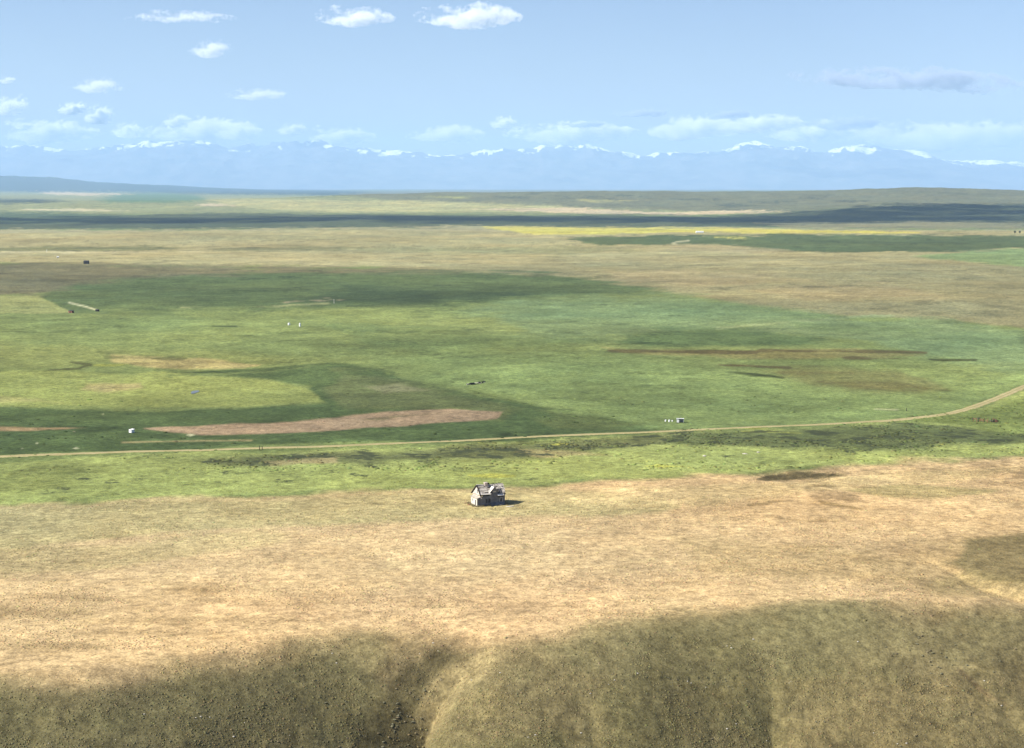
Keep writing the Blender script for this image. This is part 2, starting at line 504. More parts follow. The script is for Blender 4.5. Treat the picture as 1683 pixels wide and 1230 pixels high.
# wet ground on the left
patch([(L,560),(160,570),(420,582),(520,592),(420,606),(120,600),(L,612)], c_(152,160,88), 6, .7)
patch([(190,583),(300,588),(430,598),(410,607),(280,606),(180,597)], c_(190,172,106), 3, .8)
line([(-80,619),(60,611),(128,606),(146,600),(120,596)], c_(92,92,50), 4, .85, .25, 1.2, .5)
line([(280,614),(440,608),(500,601),(545,597),(600,601),(640,612)], c_(70,92,54), 3, .75, .4, 1.2, .6)
line([(180,588),(300,590)], c_(104,108,58), 3, .7)
patch([(150,598),(210,597),(200,602),(150,602)], c_(176,182,70), 1.5)
patch([(L,618),(100,612),(260,612),(430,622),(500,640),(525,660),(400,668),(250,672),(100,668),(L,672)], c_(166,176,94), 3)
patch([(140,630),(235,630),(242,640),(180,644),(130,640)], c_(188,170,112), 3, .7)
patch([(L,652),(60,655),(90,662),(L,666)], c_(180,174,104), 3, .6)
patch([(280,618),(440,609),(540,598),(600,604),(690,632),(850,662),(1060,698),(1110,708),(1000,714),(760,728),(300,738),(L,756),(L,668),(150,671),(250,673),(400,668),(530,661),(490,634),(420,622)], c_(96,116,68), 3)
patch([(550,608),(640,620),(760,650),(860,672),(820,690),(700,680),(560,668),(520,640)], c_(120,128,80), 6, .8)
patch([(880,690),(960,682),(1060,700),(1000,708),(900,704)], c_(116,126,72), 4, .7)
patch([(580,634),(640,630),(690,640),(620,646)], c_(150,146,106), 3, .6)
patch([(850,668),(1000,690),(1070,700),(960,690)], c_(110,120,66), 3, .6)
line([(760,640),(880,668),(1000,690),(1080,702)], c_(98,112,58), 2.0, .7)
w_p = patch([(236,704.5),(300,702),(430,694),(545,685),(640,675),(740,671),(828,676),(815,688),(700,697),(560,706),(440,712),(330,714),(275,709)], c_(182,152,118), 1.6, 1, .35)
w_p2 = patch([(L,702),(60,703),(172,701.5),(150,704),(60,708),(L,711)], c_(176,146,100), 1.4, 1, .3)
patch([(560,690),(640,681),(700,681),(620,690)], c_(134,122,80), 2, .7)
line([(200,727),(300,725),(410,724)], c_(182,166,110), 3, .85, .3, 1.2, .5)
for (x, y, w_) in ((168,681,6),(35,737,6),(60,729,3),(124,737,5),(245,676,4),(312,715,6)):
    patch([(x-w_,y),(x,y-1.8),(x+w_,y),(x,y+1.6)], c_(206,204,160), .8, .9, .1)
# light green meadow north of the road, middle to right
patch([(700,575),(1000,580),(1180,608),(1400,650),(1560,655),(1683,610),(Rr,560),(Rr,620),(1683,634),(1600,668),(1480,688),(1110,706),(860,660),(690,628),(600,600)], c_(146,166,98), 8, .8)
line([(1440,673),(1475,674)], c_(214,214,170), 2.0, .95, .1, 1.0, .2)
# --- rough strip south of the road
patch([(L,770),(0,757),(420,741),(700,732),(900,722),(1100,714),(1300,705),(1500,694),(1600,672),(1683,645),(Rr,600),(Rr,735),(1683,750),(1400,762),(1230,775),(1000,786),(900,793),(830,798),(640,803),(430,813),(200,823),(0,831),(L,850)], c_(176,186,104), 3, 1, 1, .22)
patch([(300,756),(420,744),(700,736),(900,725),(1100,717),(1180,722),(1000,740),(820,756),(600,768),(360,766)], c_(122,126,82), 6, .9, 1, .88)
patch([(1100,716),(1300,707),(1500,697),(1600,708),(1683,716),(Rr,716),(Rr,736),(1683,735),(1400,738),(1180,738),(1080,730)], c_(114,124,78), 5, .95, 1, .75)
patch([(1480,694),(1600,674),(1683,652),(Rr,630),(Rr,716),(1683,712),(1560,702)], c_(142,156,80), 5, .9, 1, .3)
patch([(L,770),(200,766),(560,770),(760,764),(840,776),(600,795),(200,808),(L,820)], c_(168,178,98), 6, .7, 1, .5)
patch([(420,757),(540,752),(560,766),(440,768)], c_(176,158,104), 3, .8)
patch([(850,740),(960,742),(1000,750),(880,752)], c_(176,162,104), 3, .8)
for (x, y, w_) in ((800,781,34),(960,777,34),(1090,768,40),(690,752,14),(920,730,20),(1270,712,44),(1240,706,30)):
    patch([(x-w_,y),(x,y-2),(x+w_,y),(x,y+2.2)], c_(190,188,50), 1.5, .75)
# --- dry meadow
MEADOW = [(L,850),(0,831),(200,823),(430,813),(640,803),(830,798),(900,793),(1000,786),(1230,775),(1400,763),(1683,752),(Rr,738),(Rr,1400),(L,1400)]
patch(MEADOW, TAN, 6, 1, 1, 0.0)
patch([(L,850),(0,833),(430,816),(640,806),(830,800),(900,797),(960,806),(1100,830),(1000,846),(800,858),(640,860),(430,868),(250,882),(0,900),(L,910)], TANG, 6, .8)
patch([(840,808),(1000,800),(1240,790),(1500,770),(1700,765),(1600,790),(1300,812),(1080,830),(900,832)], c_(208,182,124), 7, .7)
patch([(0,900),(250,885),(500,875),(420,905),(150,940),(0,950),(L,950),(L,905)], c_(202,180,118), 8, .6)
patch([(1380,806),(1480,794),(1640,804),(1560,818),(1440,818)], c_(172,156,98), 3, .8)
patch([(1230,790),(1258,780),(1320,774),(1398,781),(1335,788),(1258,792)], c_(108,96,62), 1.0, .95, .15)
line([(1230,829),(1258,826),(1285,822)], c_(146,122,78), 2.6, .7, .4)
line([(1265,849),(1320,856),(1370,857)], c_(158,132,86), 2.6, .6, .5)
line([(1350,826),(1410,836)], c_(140,116,68), 2.4, .7, .5)
line([(1330,798),(1430,801),(1440,803)], c_(140,116,70), 2.2, .6, .5)
for (x, y, w_, h_) in ((830,862,30,3),(620,940,22,4),(870,955,24,3),(1000,912,30,4),(1290,942,60,6),(1420,925,60,7),(700,990,40,4),(880,1000,60,6),(600,985,50,4),(1120,960,40,4),(150,985,120,8),(330,970,100,7),(420,990,120,7),(80,1010,120,9),(260,1025,120,8),(90,1070,100,9),(450,1020,90,6),(1500,905,90,8),(1330,900,60,6),(240,1045,160,5)):
    patch([(x-w_,y+h_*.3),(x-w_*.3,y-h_),(x+w_*.6,y-h_*.8),(x+w_,y-h_*.2),(x+w_*.2,y+h_)], TANB, 7, .62)
patch([(1120,890),(1300,895),(1450,915),(1600,890),(1700,880),(1700,960),(1500,960),(1300,950),(1150,940)], c_(194,164,108), 10, .6)
patch([(300,1000),(620,960),(900,940),(1100,945),(1000,1000),(800,1050),(560,1030)], c_(222,182,130), 14, .5)
# --- near slope
d_c = crest_y(GX) - GYf
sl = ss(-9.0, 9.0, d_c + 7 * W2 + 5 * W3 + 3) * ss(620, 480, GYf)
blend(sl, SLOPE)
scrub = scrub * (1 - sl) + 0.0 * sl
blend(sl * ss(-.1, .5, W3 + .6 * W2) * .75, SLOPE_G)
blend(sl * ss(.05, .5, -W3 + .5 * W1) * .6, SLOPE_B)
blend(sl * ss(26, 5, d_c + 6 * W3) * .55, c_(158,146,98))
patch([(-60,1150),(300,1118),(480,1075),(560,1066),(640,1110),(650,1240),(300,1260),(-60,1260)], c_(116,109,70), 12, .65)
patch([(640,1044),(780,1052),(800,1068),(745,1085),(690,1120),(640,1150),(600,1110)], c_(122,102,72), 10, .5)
patch([(716,1072),(764,1084),(712,1122),(688,1165),(668,1240),(560,1240),(600,1160),(650,1100)], c_(92,84,54), 9, .75)  # brushy left wall of the main gully, its shade painted in
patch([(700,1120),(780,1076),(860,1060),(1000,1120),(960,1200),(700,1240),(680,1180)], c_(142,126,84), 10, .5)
patch([(700,1132),(772,1082),(834,1068),(812,1100),(750,1150),(700,1240),(676,1236),(692,1165)], c_(168,148,100), 8, .6)  # gully's sunward flank, painted paler for the light on it
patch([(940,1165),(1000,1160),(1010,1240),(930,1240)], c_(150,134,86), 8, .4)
patch([(1275,1120),(1400,1110),(1683,1150),(1683,1260),(1280,1260)], c_(144,129,84), 14, .6)
patch([(1100,1030),(1260,1060),(1265,1240),(1000,1240),(1050,1100)], c_(120,110,70), 12, .5)
patch([(1548,925),(1600,893),(1683,880),(1800,875),(1800,975),(1683,962),(1610,948)], c_(128,116,74), 6, .8)  # side of the hollow turned from the sun, shade painted in
patch([(1590,940),(1683,958),(1800,970),(1800,1010),(1660,985),(1540,975),(1500,960)], c_(176,156,98), 8, .55)
line([(830,1062),(780,1080),(735,1105),(706,1136),(692,1165)], c_(196,172,116), 5, .5, .6, 3, .8)  # sunlit lip of the gully painted as a pale line
patch([(1580,1100),(1625,1138),(1670,1165),(1630,1150)], c_(112,84,60), 4, .6)
for (x, y, w_) in ((1620,1120,14),(1600,1095,10),(1300,1125,14),(790,1118,8),(1160,1125,8),(1180,1215,12),(1480,1222,14)):
    patch([(x-w_,y),(x,y-3),(x+w_,y),(x,y+3)], c_(190,170,116), 3, .6)

# broad natural mottling of the vegetation (stays with the ground)
mid = ss(16000, 7000, GYf)
mead_ = 1 - .45 * ss(800, 840, PY) * (1 - sl)
W4 = fbm(GX / 90, GYf / 90, 79, 6, .72)
W5 = fbm(GX / 34, GYf / 34, 87, 5, .7); W6 = fbm(GX / 210, GYf / 150, 89, 6, .72)
flat_ = (1 - .65 * sl) * mead_
var = 1 + mid * flat_ * (0.16 * W1 + 0.20 * W2 + 0.16 * W3 + .28 * W4 + .20 * W6)
W7 = fbm(GX / 13, GYf / 13, 93, 4, .7); W8 = fbm(GX / 5, GYf / 5, 95, 3, .7)
plain_ = (PY < 830) * mid
dk = ss(.30, .52, W5 + .35 * W4) * plain_; lt = ss(.30, .55, -W5 + .35 * W6) * plain_
nr_ = ss(2200, 900, GYf) * (PY < 830)
dk2 = ss(.34, .60, W7 + .3 * W5) * nr_; lt2 = ss(.36, .62, -W7 + .3 * W4) * nr_
var = var * (1 - .30 * dk) * (1 + .17 * lt) * (1 - .34 * dk2) * (1 + .18 * lt2) * (1 + .30 * W7 * nr_) * (1 + .22 * W8 * ss(900, 500, GYf) * (PY < 1100))
col *= var[:, None]
hue = fbm(GX / 140, GYf / 140, 83, 5, .62)
gw = (np.clip(hue, -1, 1) * 0.17 * mid * (1 - .55 * sl))[:, None]
col *= 1 + gw * np.array([0.9, 0.25, -0.4])
slope_w = sl
col = np.clip(col, 0.004, 0.9)

# ------------------------------------------------------------------ materials
def nodes(name):
    m = bpy.data.materials.new(name)
    m.use_nodes = True
    nt = m.node_tree
    return m, nt.nodes, nt.links, nt.nodes['Principled BSDF']

def noise_node(n, l, vec, scale, detail=4, rough=.6):
    t = n.new('ShaderNodeTexNoise')
    t.inputs['Scale'].default_value = scale
    t.inputs['Detail'].default_value = detail
    t.inputs['Roughness'].default_value = rough
    l.new(vec, t.inputs['Vector'])
    return t.outputs['Fac']

def rng_node(n, l, v, a, b, c, d):
    t = n.new('ShaderNodeMapRange')
    for k, q in zip(('From Min', 'From Max', 'To Min', 'To Max'), (a, b, c, d)):
        t.inputs[k].default_value = q
    if isinstance(v, (int, float)): t.inputs['Value'].default_value = v
    else: l.new(v, t.inputs['Value'])
    return t.outputs['Result']

def math_node(n, l, op, a, b):
    t = n.new('ShaderNodeMath'); t.operation = op
    for i, v in enumerate((a, b)):
        if isinstance(v, (int, float)): t.inputs[i].default_value = v
        else: l.new(v, t.inputs[i])
    return t.outputs[0]

def mixc(n, l, fac, a, b, mode='MIX'):
    t = n.new('ShaderNodeMix'); t.data_type = 'RGBA'; t.blend_type = mode
    for key, v in ((0, fac), (6, a), (7, b)):
        if isinstance(v, (int, float)): t.inputs[key].default_value = v
        elif isinstance(v, (tuple, list, np.ndarray)): t.inputs[key].default_value = (*[float(q) for q in v[:3]], 1)
        else: l.new(v, t.inputs[key])
    return t.outputs[2]

def ground_material():
    m, n, l, p = nodes('grassland')
    p.inputs['Roughness'].default_value = 1.0
    p.inputs['Specular IOR Level'].default_value = 0.05
    geo = n.new('ShaderNodeNewGeometry'); pos = geo.outputs['Position']
    a = n.new('ShaderNodeAttribute'); a.attribute_name = 'albedo'
    s = n.new('ShaderNodeAttribute'); s.attribute_name = 'scrub'
    n1 = noise_node(n, l, pos, 0.045, 6, .66)
    n2 = noise_node(n, l, pos, 0.42, 5, .68)
    n3 = noise_node(n, l, pos, 1.9, 3, .6)
    v = math_node(n, l, 'MULTIPLY', rng_node(n, l, n1, .3, .7, .82, 1.17), rng_node(n, l, n2, .28, .72, .52, 1.44))
    n6 = noise_node(n, l, pos, 0.15, 4, .7)
    v = math_node(n, l, 'MULTIPLY', v, rng_node(n, l, n6, .3, .7, .86, 1.14))
    v = math_node(n, l, 'MULTIPLY', v, rng_node(n, l, n3, .3, .7, .66, 1.32))
    vc = n.new('ShaderNodeCombineColor')
    for i in range(3): l.new(v, vc.inputs[i])
    c = mixc(n, l, 1.0, a.outputs['Color'], vc.outputs[0], 'MULTIPLY')
    # dry and fresh grass mingle
    n4 = noise_node(n, l, pos, 0.11, 5, .65)
    c = mixc(n, l, rng_node(n, l, n4, .52, .66, 0, .25), c, mixc(n, l, 1.0, c, (1.16, 1.05, .88), 'MULTIPLY'))
    n5 = noise_node(n, l, pos, 0.075, 5, .65)
    c = mixc(n, l, rng_node(n, l, n5, .54, .68, 0, .2), c, mixc(n, l, 1.0, c, (.80, .92, .82), 'MULTIPLY'))
    # dark brush patches where the ground is marked as rough
    sc = noise_node(n, l, pos, 0.085, 6, .7)
    th = rng_node(n, l, s.outputs['Fac'], 0, 1, .66, .44)
    f = math_node(n, l, 'MULTIPLY', math_node(n, l, 'SUBTRACT', sc, th), 14.0)
    cl = n.new('ShaderNodeClamp'); l.new(f, cl.inputs[0])
    f = math_node(n, l, 'MULTIPLY', cl.outputs[0], rng_node(n, l, s.outputs['Fac'], 0, .1, 0, .92))
    c = mixc(n, l, f, c, tuple(srgb(80, 86, 60, .45)))
    l.new(c, p.inputs['Base Color'])
    b = n.new('ShaderNodeBump'); b.inputs['Strength'].default_value = .55; b.inputs['Distance'].default_value = .35
    l.new(math_node(n, l, 'ADD', n2, math_node(n, l, 'MULTIPLY', n3, .5)), b.inputs['Height'])
    l.new(b.outputs[0], p.inputs['Normal'])
    return m
M_ground = ground_material()

def plain_mat(name, c, c2=None, scale=1.0, rough=.9, spec=.2, bump=0.0, metal=0.0):
    m, n, l, p = nodes(name)
    p.inputs['Roughness'].default_value = rough
    p.inputs['Specular IOR Level'].default_value = spec
    p.inputs['Metallic'].default_value = metal
    tc = n.new('ShaderNodeTexCoord')
    f = noise_node(n, l, tc.outputs['Object'], scale, 5, .65)
    c2 = c2 if c2 is not None else tuple(q * .6 for q in c)
    col_ = mixc(n, l, rng_node(n, l, f, .35, .65, 0, 1), c, c2)
    l.new(col_, p.inputs['Base Color'])
    if bump:
        b = n.new('ShaderNodeBump'); b.inputs['Distance'].default_value = bump
        l.new(f, b.inputs['Height']); l.new(b.outputs[0], p.inputs['Normal'])
    return m

# ------------------------------------------------------------------ ground objects (one sheet, split where the land changes use)
idx = np.arange(NR * NC).reshape(NR, NC)
Q = np.stack([idx[:-1, :-1], idx[:-1, 1:], idx[1:, 1:], idx[1:, :-1]], -1).reshape(-1, 4)
V = np.stack([GX, GYf, GZ], 1)
# smooth normals of the whole sheet, so that the pieces meet without a seam
dU = np.gradient(V.reshape(NR, NC, 3), axis=1); dV = np.gradient(V.reshape(NR, NC, 3), axis=0)
NRM = np.cross(dU, dV).reshape(-1, 3)
NRM /= np.linalg.norm(NRM, axis=1, keepdims=True) + 1e-12

def ground_piece(name, mask):
    q = Q[mask]
    used, inv = np.unique(q, return_inverse=True)
    me = np_mesh(name, V[used], inv.reshape(-1, 4), M_ground, True,
                 {'albedo': (col[used], 'FLOAT_COLOR'), 'scrub': (scrub[used], 'FLOAT')})
    me.normals_split_custom_set_from_vertices([tuple(v) for v in NRM[used].tolist()])
    o = link_mesh(name, me)
    o['kind'] = 'structure'
    return o

fc = lambda w: w[Q].mean(1)
m_plough = (fc(w_p) > .5) | (fc(w_p2) > .5)
m_yellow = fc(w_y) > .5
m_slope = (fc(sl) > .5) & ~m_plough
m_far = (GYf[Q].mean(1) > 4050) & ~m_yellow
m_mead = (GYf[Q].mean(1) < 660) & (fc(sd_poly(PX, PY, MEADOW)) > 0) & ~m_slope
rest = ~(m_plough | m_yellow | m_slope | m_far | m_mead)
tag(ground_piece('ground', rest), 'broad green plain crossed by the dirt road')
tag(ground_piece('ploughed_field', m_plough), 'bare reddish brown ploughed strip behind the dirt road')
tag(ground_piece('crop_field', m_yellow), 'long bright yellow crop field on the edge of the bench')
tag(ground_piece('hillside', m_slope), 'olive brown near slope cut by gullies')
tag(ground_piece('meadow', m_mead), 'tan dry grass meadow around the ruined house')
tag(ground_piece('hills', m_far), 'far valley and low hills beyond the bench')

# ------------------------------------------------------------------ dirt road
def gh(x, y): return height_fast(np.atleast_1d(np.array(x, float)), np.atleast_1d(np.array(y, float)))

def catmull(P, n):
    P = np.asarray(P, float); out = []
    for i in range(len(P) - 1):
        p0, p1, p2, p3 = P[max(i-1, 0)], P[i], P[i+1], P[min(i+2, len(P)-1)]
        for t in np.linspace(0, 1, n, endpoint=False):
            out.append(.5*((2*p1)+(p2-p0)*t+(2*p0-5*p1+4*p2-p3)*t*t+(3*p1-p0-3*p2+p3)*t**3))
    out.append(P[-1])
    return np.array(out)

def road_mat():
    m, n, l, p = nodes('dirt_track')
    p.inputs['Roughness'].default_value = 1
    p.inputs['Specular IOR Level'].default_value = 0.05
    geo = n.new('ShaderNodeNewGeometry')
    a = n.new('ShaderNodeAttribute'); a.attribute_name = 'across'
    n1 = noise_node(n, l, geo.outputs['Position'], .12, 6, .7)
    n2 = noise_node(n, l, geo.outputs['Position'], .9, 4, .7)
    c = mixc(n, l, rng_node(n, l, n1, .35, .65, 0, 1), tuple(c_(214,194,142)), tuple(c_(190,172,118)))
    c = mixc(n, l, rng_node(n, l, n2, .4, .7, 0, .4), c, tuple(c_(150,138,84)))
    g = math_node(n, l, 'ADD', a.outputs['Fac'], rng_node(n, l, n2, .3, .7, -.3, .3))
    c = mixc(n, l, rng_node(n, l, g, .72, 1.0, 0, 1), c, tuple(c_(150,158,84)))
    mid_ = math_node(n, l, 'ADD', a.outputs['Fac'], rng_node(n, l, n2, .3, .7, -.12, .12))
    c = mixc(n, l, rng_node(n, l, mid_, .12, .22, .55, 0), c, tuple(c_(160,160,96)))
    l.new(c, p.inputs['Base Color'])
    return m

def ribbon(name, pix, wid, mat, lift=.12, n=24):
    w = catmull([at(*p)[:2] for p in pix], n)
    d = np.gradient(w, axis=0); d /= np.linalg.norm(d, axis=1, keepdims=True)
    nn = np.stack([-d[:, 1], d[:, 0]], 1)
    ks = np.linspace(-1, 1, 7)
    V_ = []
    jit = fbm(w[:, 0] / 6, w[:, 1] / 6, 91, 3)
    for k in ks:
        q = w + nn * (k * wid / 2 * (1 + .22 * jit))[:, None]
        z = gh(q[:, 0], q[:, 1]) + lift * (1 - .9 * abs(k) ** 3)
        V_.append(np.column_stack([q, z]))
    m_ = len(w)
    ii = np.arange(7 * m_).reshape(7, m_)
    Q_ = np.stack([ii[:-1, :-1], ii[:-1, 1:], ii[1:, 1:], ii[1:, :-1]], -1).reshape(-1, 4)[:, ::-1]
    me = np_mesh(name, np.concatenate(V_), Q_, mat, True, {'across': (np.repeat(abs(ks), m_), 'FLOAT')})
    return tag(link_mesh(name, me), kind='structure')

M_road = road_mat()
tag(ribbon('dirt_road', [(-160,759),(0,751),(100,747),(200,743),(420,737),(560,733),(700,727),(900,717),(1000,713),(1100,709),(1300,700),(1400,695),(1480,690),(1560,680),(1620,662),(1683,636),(1740,612)], 5.0, M_road), 'long pale dirt road crossing the green plain')

# small pond
def pond():
    c = at(320, 645)
    m, n, l, p = nodes('pond_water')
    p.inputs['Base Color'].default_value = (.10, .12, .13, 1)
    p.inputs['Roughness'].default_value = .55
    bm = bmesh.new()
    vs_ = [bm.verts.new((c[0] + 1.7*math.cos(a)*(1+.2*math.sin(3*a)), c[1] + 6*math.sin(a), c[2] + .14)) for a in np.linspace(0, 2*math.pi, 28, endpoint=False)]
    bm.faces.new(vs_)
    me = bpy.data.meshes.new('pond'); bm.to_mesh(me); bm.free(); me.materials.append(m)
    tag(link_mesh('pond', me), 'tiny blue pond on the pale green field', kind='structure')
pond()

# ------------------------------------------------------------------ snowy mountains
def mountains():
    prof = [(-2200,262),(-1500,240),(-900,248),(-500,238),(-200,241),(0,238),(90,236),(180,240),(240,230),(300,227),(345,231),(380,241),(430,239),(480,234),(530,232),(580,244),(640,248),(700,252),(760,250),(860,243),(910,239),(960,240),(1010,247),(1060,252),(1120,246),(1180,242),(1220,232),(1260,233),(1310,235),(1340,245),(1400,238),(1440,242),(1500,251),(1540,257),(1600,263),(1683,270),(1900,281),(2300,270),(2800,260),(3800,275)]
    pu = np.array([(a - CX) / F for a, b in prof]); pe = np.array([(HY - b) / F for a, b in prof])
    cu = np.concatenate([np.linspace(-.70, -.36, 90, endpoint=False), np.linspace(-.36, .36, 900), np.linspace(.36, .70, 91)[1:]])
    yy = np.linspace(55000, 74000, 100)
    U, Y = np.meshgrid(cu, yy); U = U.ravel(); Y = Y.ravel(); X = U * Y
    jag = 1 - np.abs(vnoise(X / 2300, Y * 0, 113)) * 2; jag2 = 1 - np.abs(vnoise(X / 800, Y * 0 + 2, 117)) * 2
    top = (np.interp(U, pu, pe)) * 67000 + ZC + 75 * jag + 45 * jag2 - 30
    rid = 1 - np.abs(fbm(X / 3800, Y / 3800, 101, 5, .55)) * 2.2
    rid2 = 1 - np.abs(fbm(X / 1300, Y / 1300, 103, 4, .55)) * 2.2
    env = ss(55500, 66500, Y) ** .85
    env = np.where(Y > 68000, 1 - .8 * ss(68000, 74000, Y), env)
    H = -420 + (top + 420) * env * (0.80 + .12 * rid + .10 * rid2)
    sn = fbm(X / 900, Y / 900, 107, 5, .62)
    rel = H / np.maximum(top, 100)
    big = fbm(X / 5200, Y * 0, 109, 2)
    snow = ss(-.02, .12, fbm(X / 700, Y / 1500, 119, 4, .6) * .9 + .5 * fbm(X / 260, Y / 900, 121, 3, .6) + 2.2 * (rel - .90) + .24 * big + .10) * ss(.68, .84, rel)
    nr, nc = len(yy), len(cu)
    ii = np.arange(nr * nc).reshape(nr, nc)
    Q_ = np.stack([ii[:-1, :-1], ii[:-1, 1:], ii[1:, 1:], ii[1:, :-1]], -1).reshape(-1, 4)
    m, n, l, p = nodes('mountain_rock')
    p.inputs['Roughness'].default_value = .95
    a = n.new('ShaderNodeAttribute'); a.attribute_name = 'snow'
    geo = n.new('ShaderNodeNewGeometry')
    f = noise_node(n, l, geo.outputs['Position'], .0012, 6, .65)
    c = mixc(n, l, rng_node(n, l, f, .4, .6, 0, 1), (.025, .035, .03), (.11, .105, .09))
    f2 = noise_node(n, l, geo.outputs['Position'], .0045, 6, .75)
    sf = n.new('ShaderNodeClamp')
    l.new(math_node(n, l, 'MULTIPLY', math_node(n, l, 'SUBTRACT', math_node(n, l, 'ADD', math_node(n, l, 'MULTIPLY', a.outputs['Fac'], 1.5), rng_node(n, l, f2, .3, .7, -.9, .9)), 1.0), 3.5), sf.inputs[0])
    c = mixc(n, l, sf.outputs[0], c, (.93, .95, .98))
    l.new(c, p.inputs['Base Color'])
    me = np_mesh('mountains', np.stack([X, Y, H], 1), Q_, m, True, {'snow': (snow, 'FLOAT')})
    tag(link_mesh('mountains', me), 'long blue mountain range with snow patches along its crest', kind='structure')
mountains()

# ------------------------------------------------------------------ haze
def haze():
    me = bpy.data.meshes.new('haze')
    bm = bmesh.new()
    bmesh.ops.create_cube(bm, size=1.0)
    x, y0, y1, z0, z1 = 62000, -3000, 80000, -440, 2080
    for v in bm.verts:
        v.co = (v.co.x * 2 * x, y0 if v.co.y < 0 else y1, z0 if v.co.z < 0 else z1)
    bm.to_mesh(me); bm.free()
    m = bpy.data.materials.new('haze'); m.use_nodes = True
    n, l = m.node_tree.nodes, m.node_tree.links
    n.remove(n['Principled BSDF'])
    v = n.new('ShaderNodeVolumePrincipled')
    v.inputs['Color'].default_value = (.47, .71, 1.0, 1)
    v.inputs['Density'].default_value = 0.000029
    v.inputs['Anisotropy'].default_value = 0.0
    l.new(v.outputs[0], n['Material Output'].inputs['Volume'])
    me.materials.append(m)
    tag(link_mesh('haze', me), 'pale blue haze filling the distance', kind='stuff')
haze()
# ------------------------------------------------------------------ clouds
def cloud_mat(name, dens, H, tint):
    m = bpy.data.materials.new(name); m.use_nodes = True
    n, l = m.node_tree.nodes, m.node_tree.links
    n.remove(n['Principled BSDF'])
    v = n.new('ShaderNodeVolumePrincipled')
    v.inputs['Color'].default_value = (*tint, 1)
    # thins out from the middle to the rim, torn by noise
    tc = n.new('ShaderNodeTexCoord')
    f = noise_node(n, l, tc.outputs['Object'], 1 / (H * .26), 4, .62)
    st = n.new('ShaderNodeVectorMath'); st.operation = 'MULTIPLY'; st.inputs[1].default_value = (.45, .45, 1.1); l.new(tc.outputs['Object'], st.inputs[0])
    f0 = noise_node(n, l, st.outputs[0], 1 / (H * .55), 2, .5)
    g = n.new('ShaderNodeVectorMath'); g.operation = 'MULTIPLY_ADD'
    g.inputs[1].default_value = (2, 2, 2); g.inputs[2].default_value = (-1, -1, -.85); l.new(tc.outputs['Generated'], g.inputs[0])
    ln = n.new('ShaderNodeVectorMath'); ln.operation = 'LENGTH'; l.new(g.outputs[0], ln.inputs[0])
    k = math_node(n, l, 'ADD', math_node(n, l, 'ADD', math_node(n, l, 'SUBTRACT', .78, math_node(n, l, 'MULTIPLY', ln.outputs['Value'], 1.55)), rng_node(n, l, f0, .25, .75, -1.5, 1.5)), rng_node(n, l, f, .25, .75, -1.3, 1.3))
    l.new(rng_node(n, l, k, 0.0, 1.2, 0, dens * 2.4), v.inputs['Density'])
    v.inputs['Anisotropy'].default_value = 0.0
    l.new(v.outputs[0], n['Material Output'].inputs['Volume'])
    return m

def cloud(name, px, py, w, h, depth, dens, label=None, base=2700.0, seed=0, flat=1.0, puffs=26, tilt=0.0, group=None, kind=None, pos=None, tint=(1, 1, 1)):
    """lumpy cloud of many puffs merged into one closed skin; w and h in photo pixels, set at cloud-base height"""
    r_ = random.Random(seed * 31 + 5)
    if pos is None:
        d = ray(px, py)
        t = (base - ZC) / d[2]
        c = np.array([d[0] * t, d[1] * t, base])
        s = t / F
        W, H = w * s * 1.35, h * s * 1.6
    else:
        c = np.array(pos); W, H = w, h
    bm = bmesh.new()
    for i in range(puffs):
        u = r_.uniform(-1, 1)
        env = (1 - abs(u) ** 2.2)
        k = r_.uniform(.4, 1)
        rad = H * .72 * (.34 + .60 * env * k) * r_.uniform(.7, 1.1)
        x = u * (W / 2 - rad)
        z = (r_.uniform(-.35, .5) * env) * (H * .5) * flat + tilt * x
        y = r_.uniform(-.5, .5) * env * W * depth
        sx = r_.uniform(1.0, 1.9) * (1 + (1 - flat) * 1.6)
        ret = bmesh.ops.create_icosphere(bm, subdivisions=2, radius=1.0)
        for v in ret['verts']:
            q = v.co
            zz = q.z * (1.0 if q.z > 0 else .55)
            v.co = (x + q.x * rad * sx, y + q.y * rad * sx, z + zz * rad)
    me = bpy.data.meshes.new(name)
    bm.to_mesh(me); bm.free()
    tmp = bpy.data.objects.new('tmp', me)
    C.objects.link(tmp)
    md = tmp.modifiers.new('m', 'REMESH'); md.mode = 'VOXEL'; md.voxel_size = max(H / 16, W / 110)
    dg = bpy.context.evaluated_depsgraph_get()
    me2 = bpy.data.meshes.new_from_object(tmp.evaluated_get(dg))
    bpy.data.objects.remove(tmp); bpy.data.meshes.remove(me)
    # small billows on the skin
    co = np.empty(len(me2.vertices) * 3, np.float32); me2.vertices.foreach_get('co', co); co = co.reshape(-1, 3)
    nr = np.empty(len(me2.vertices) * 3, np.float32); me2.vertices.foreach_get('normal', nr); nr = nr.reshape(-1, 3)
    q = H * .22
    b = fbm(co[:, 0] / q + seed, co[:, 2] / q + co[:, 1] / q * .7, 131 + seed, 3)
    co += nr * (b * H * .10)[:, None]
    me2.vertices.foreach_set('co', co.ravel()); me2.update()
    me2.materials.clear()
    me2.materials.append(cloud_mat('cloud_vapour', dens / (H), H, tint))
    me2.name = name
    o = link_mesh(name, me2)
    o.location = c
    return tag(o, label, None if kind else 'cloud', group, kind)

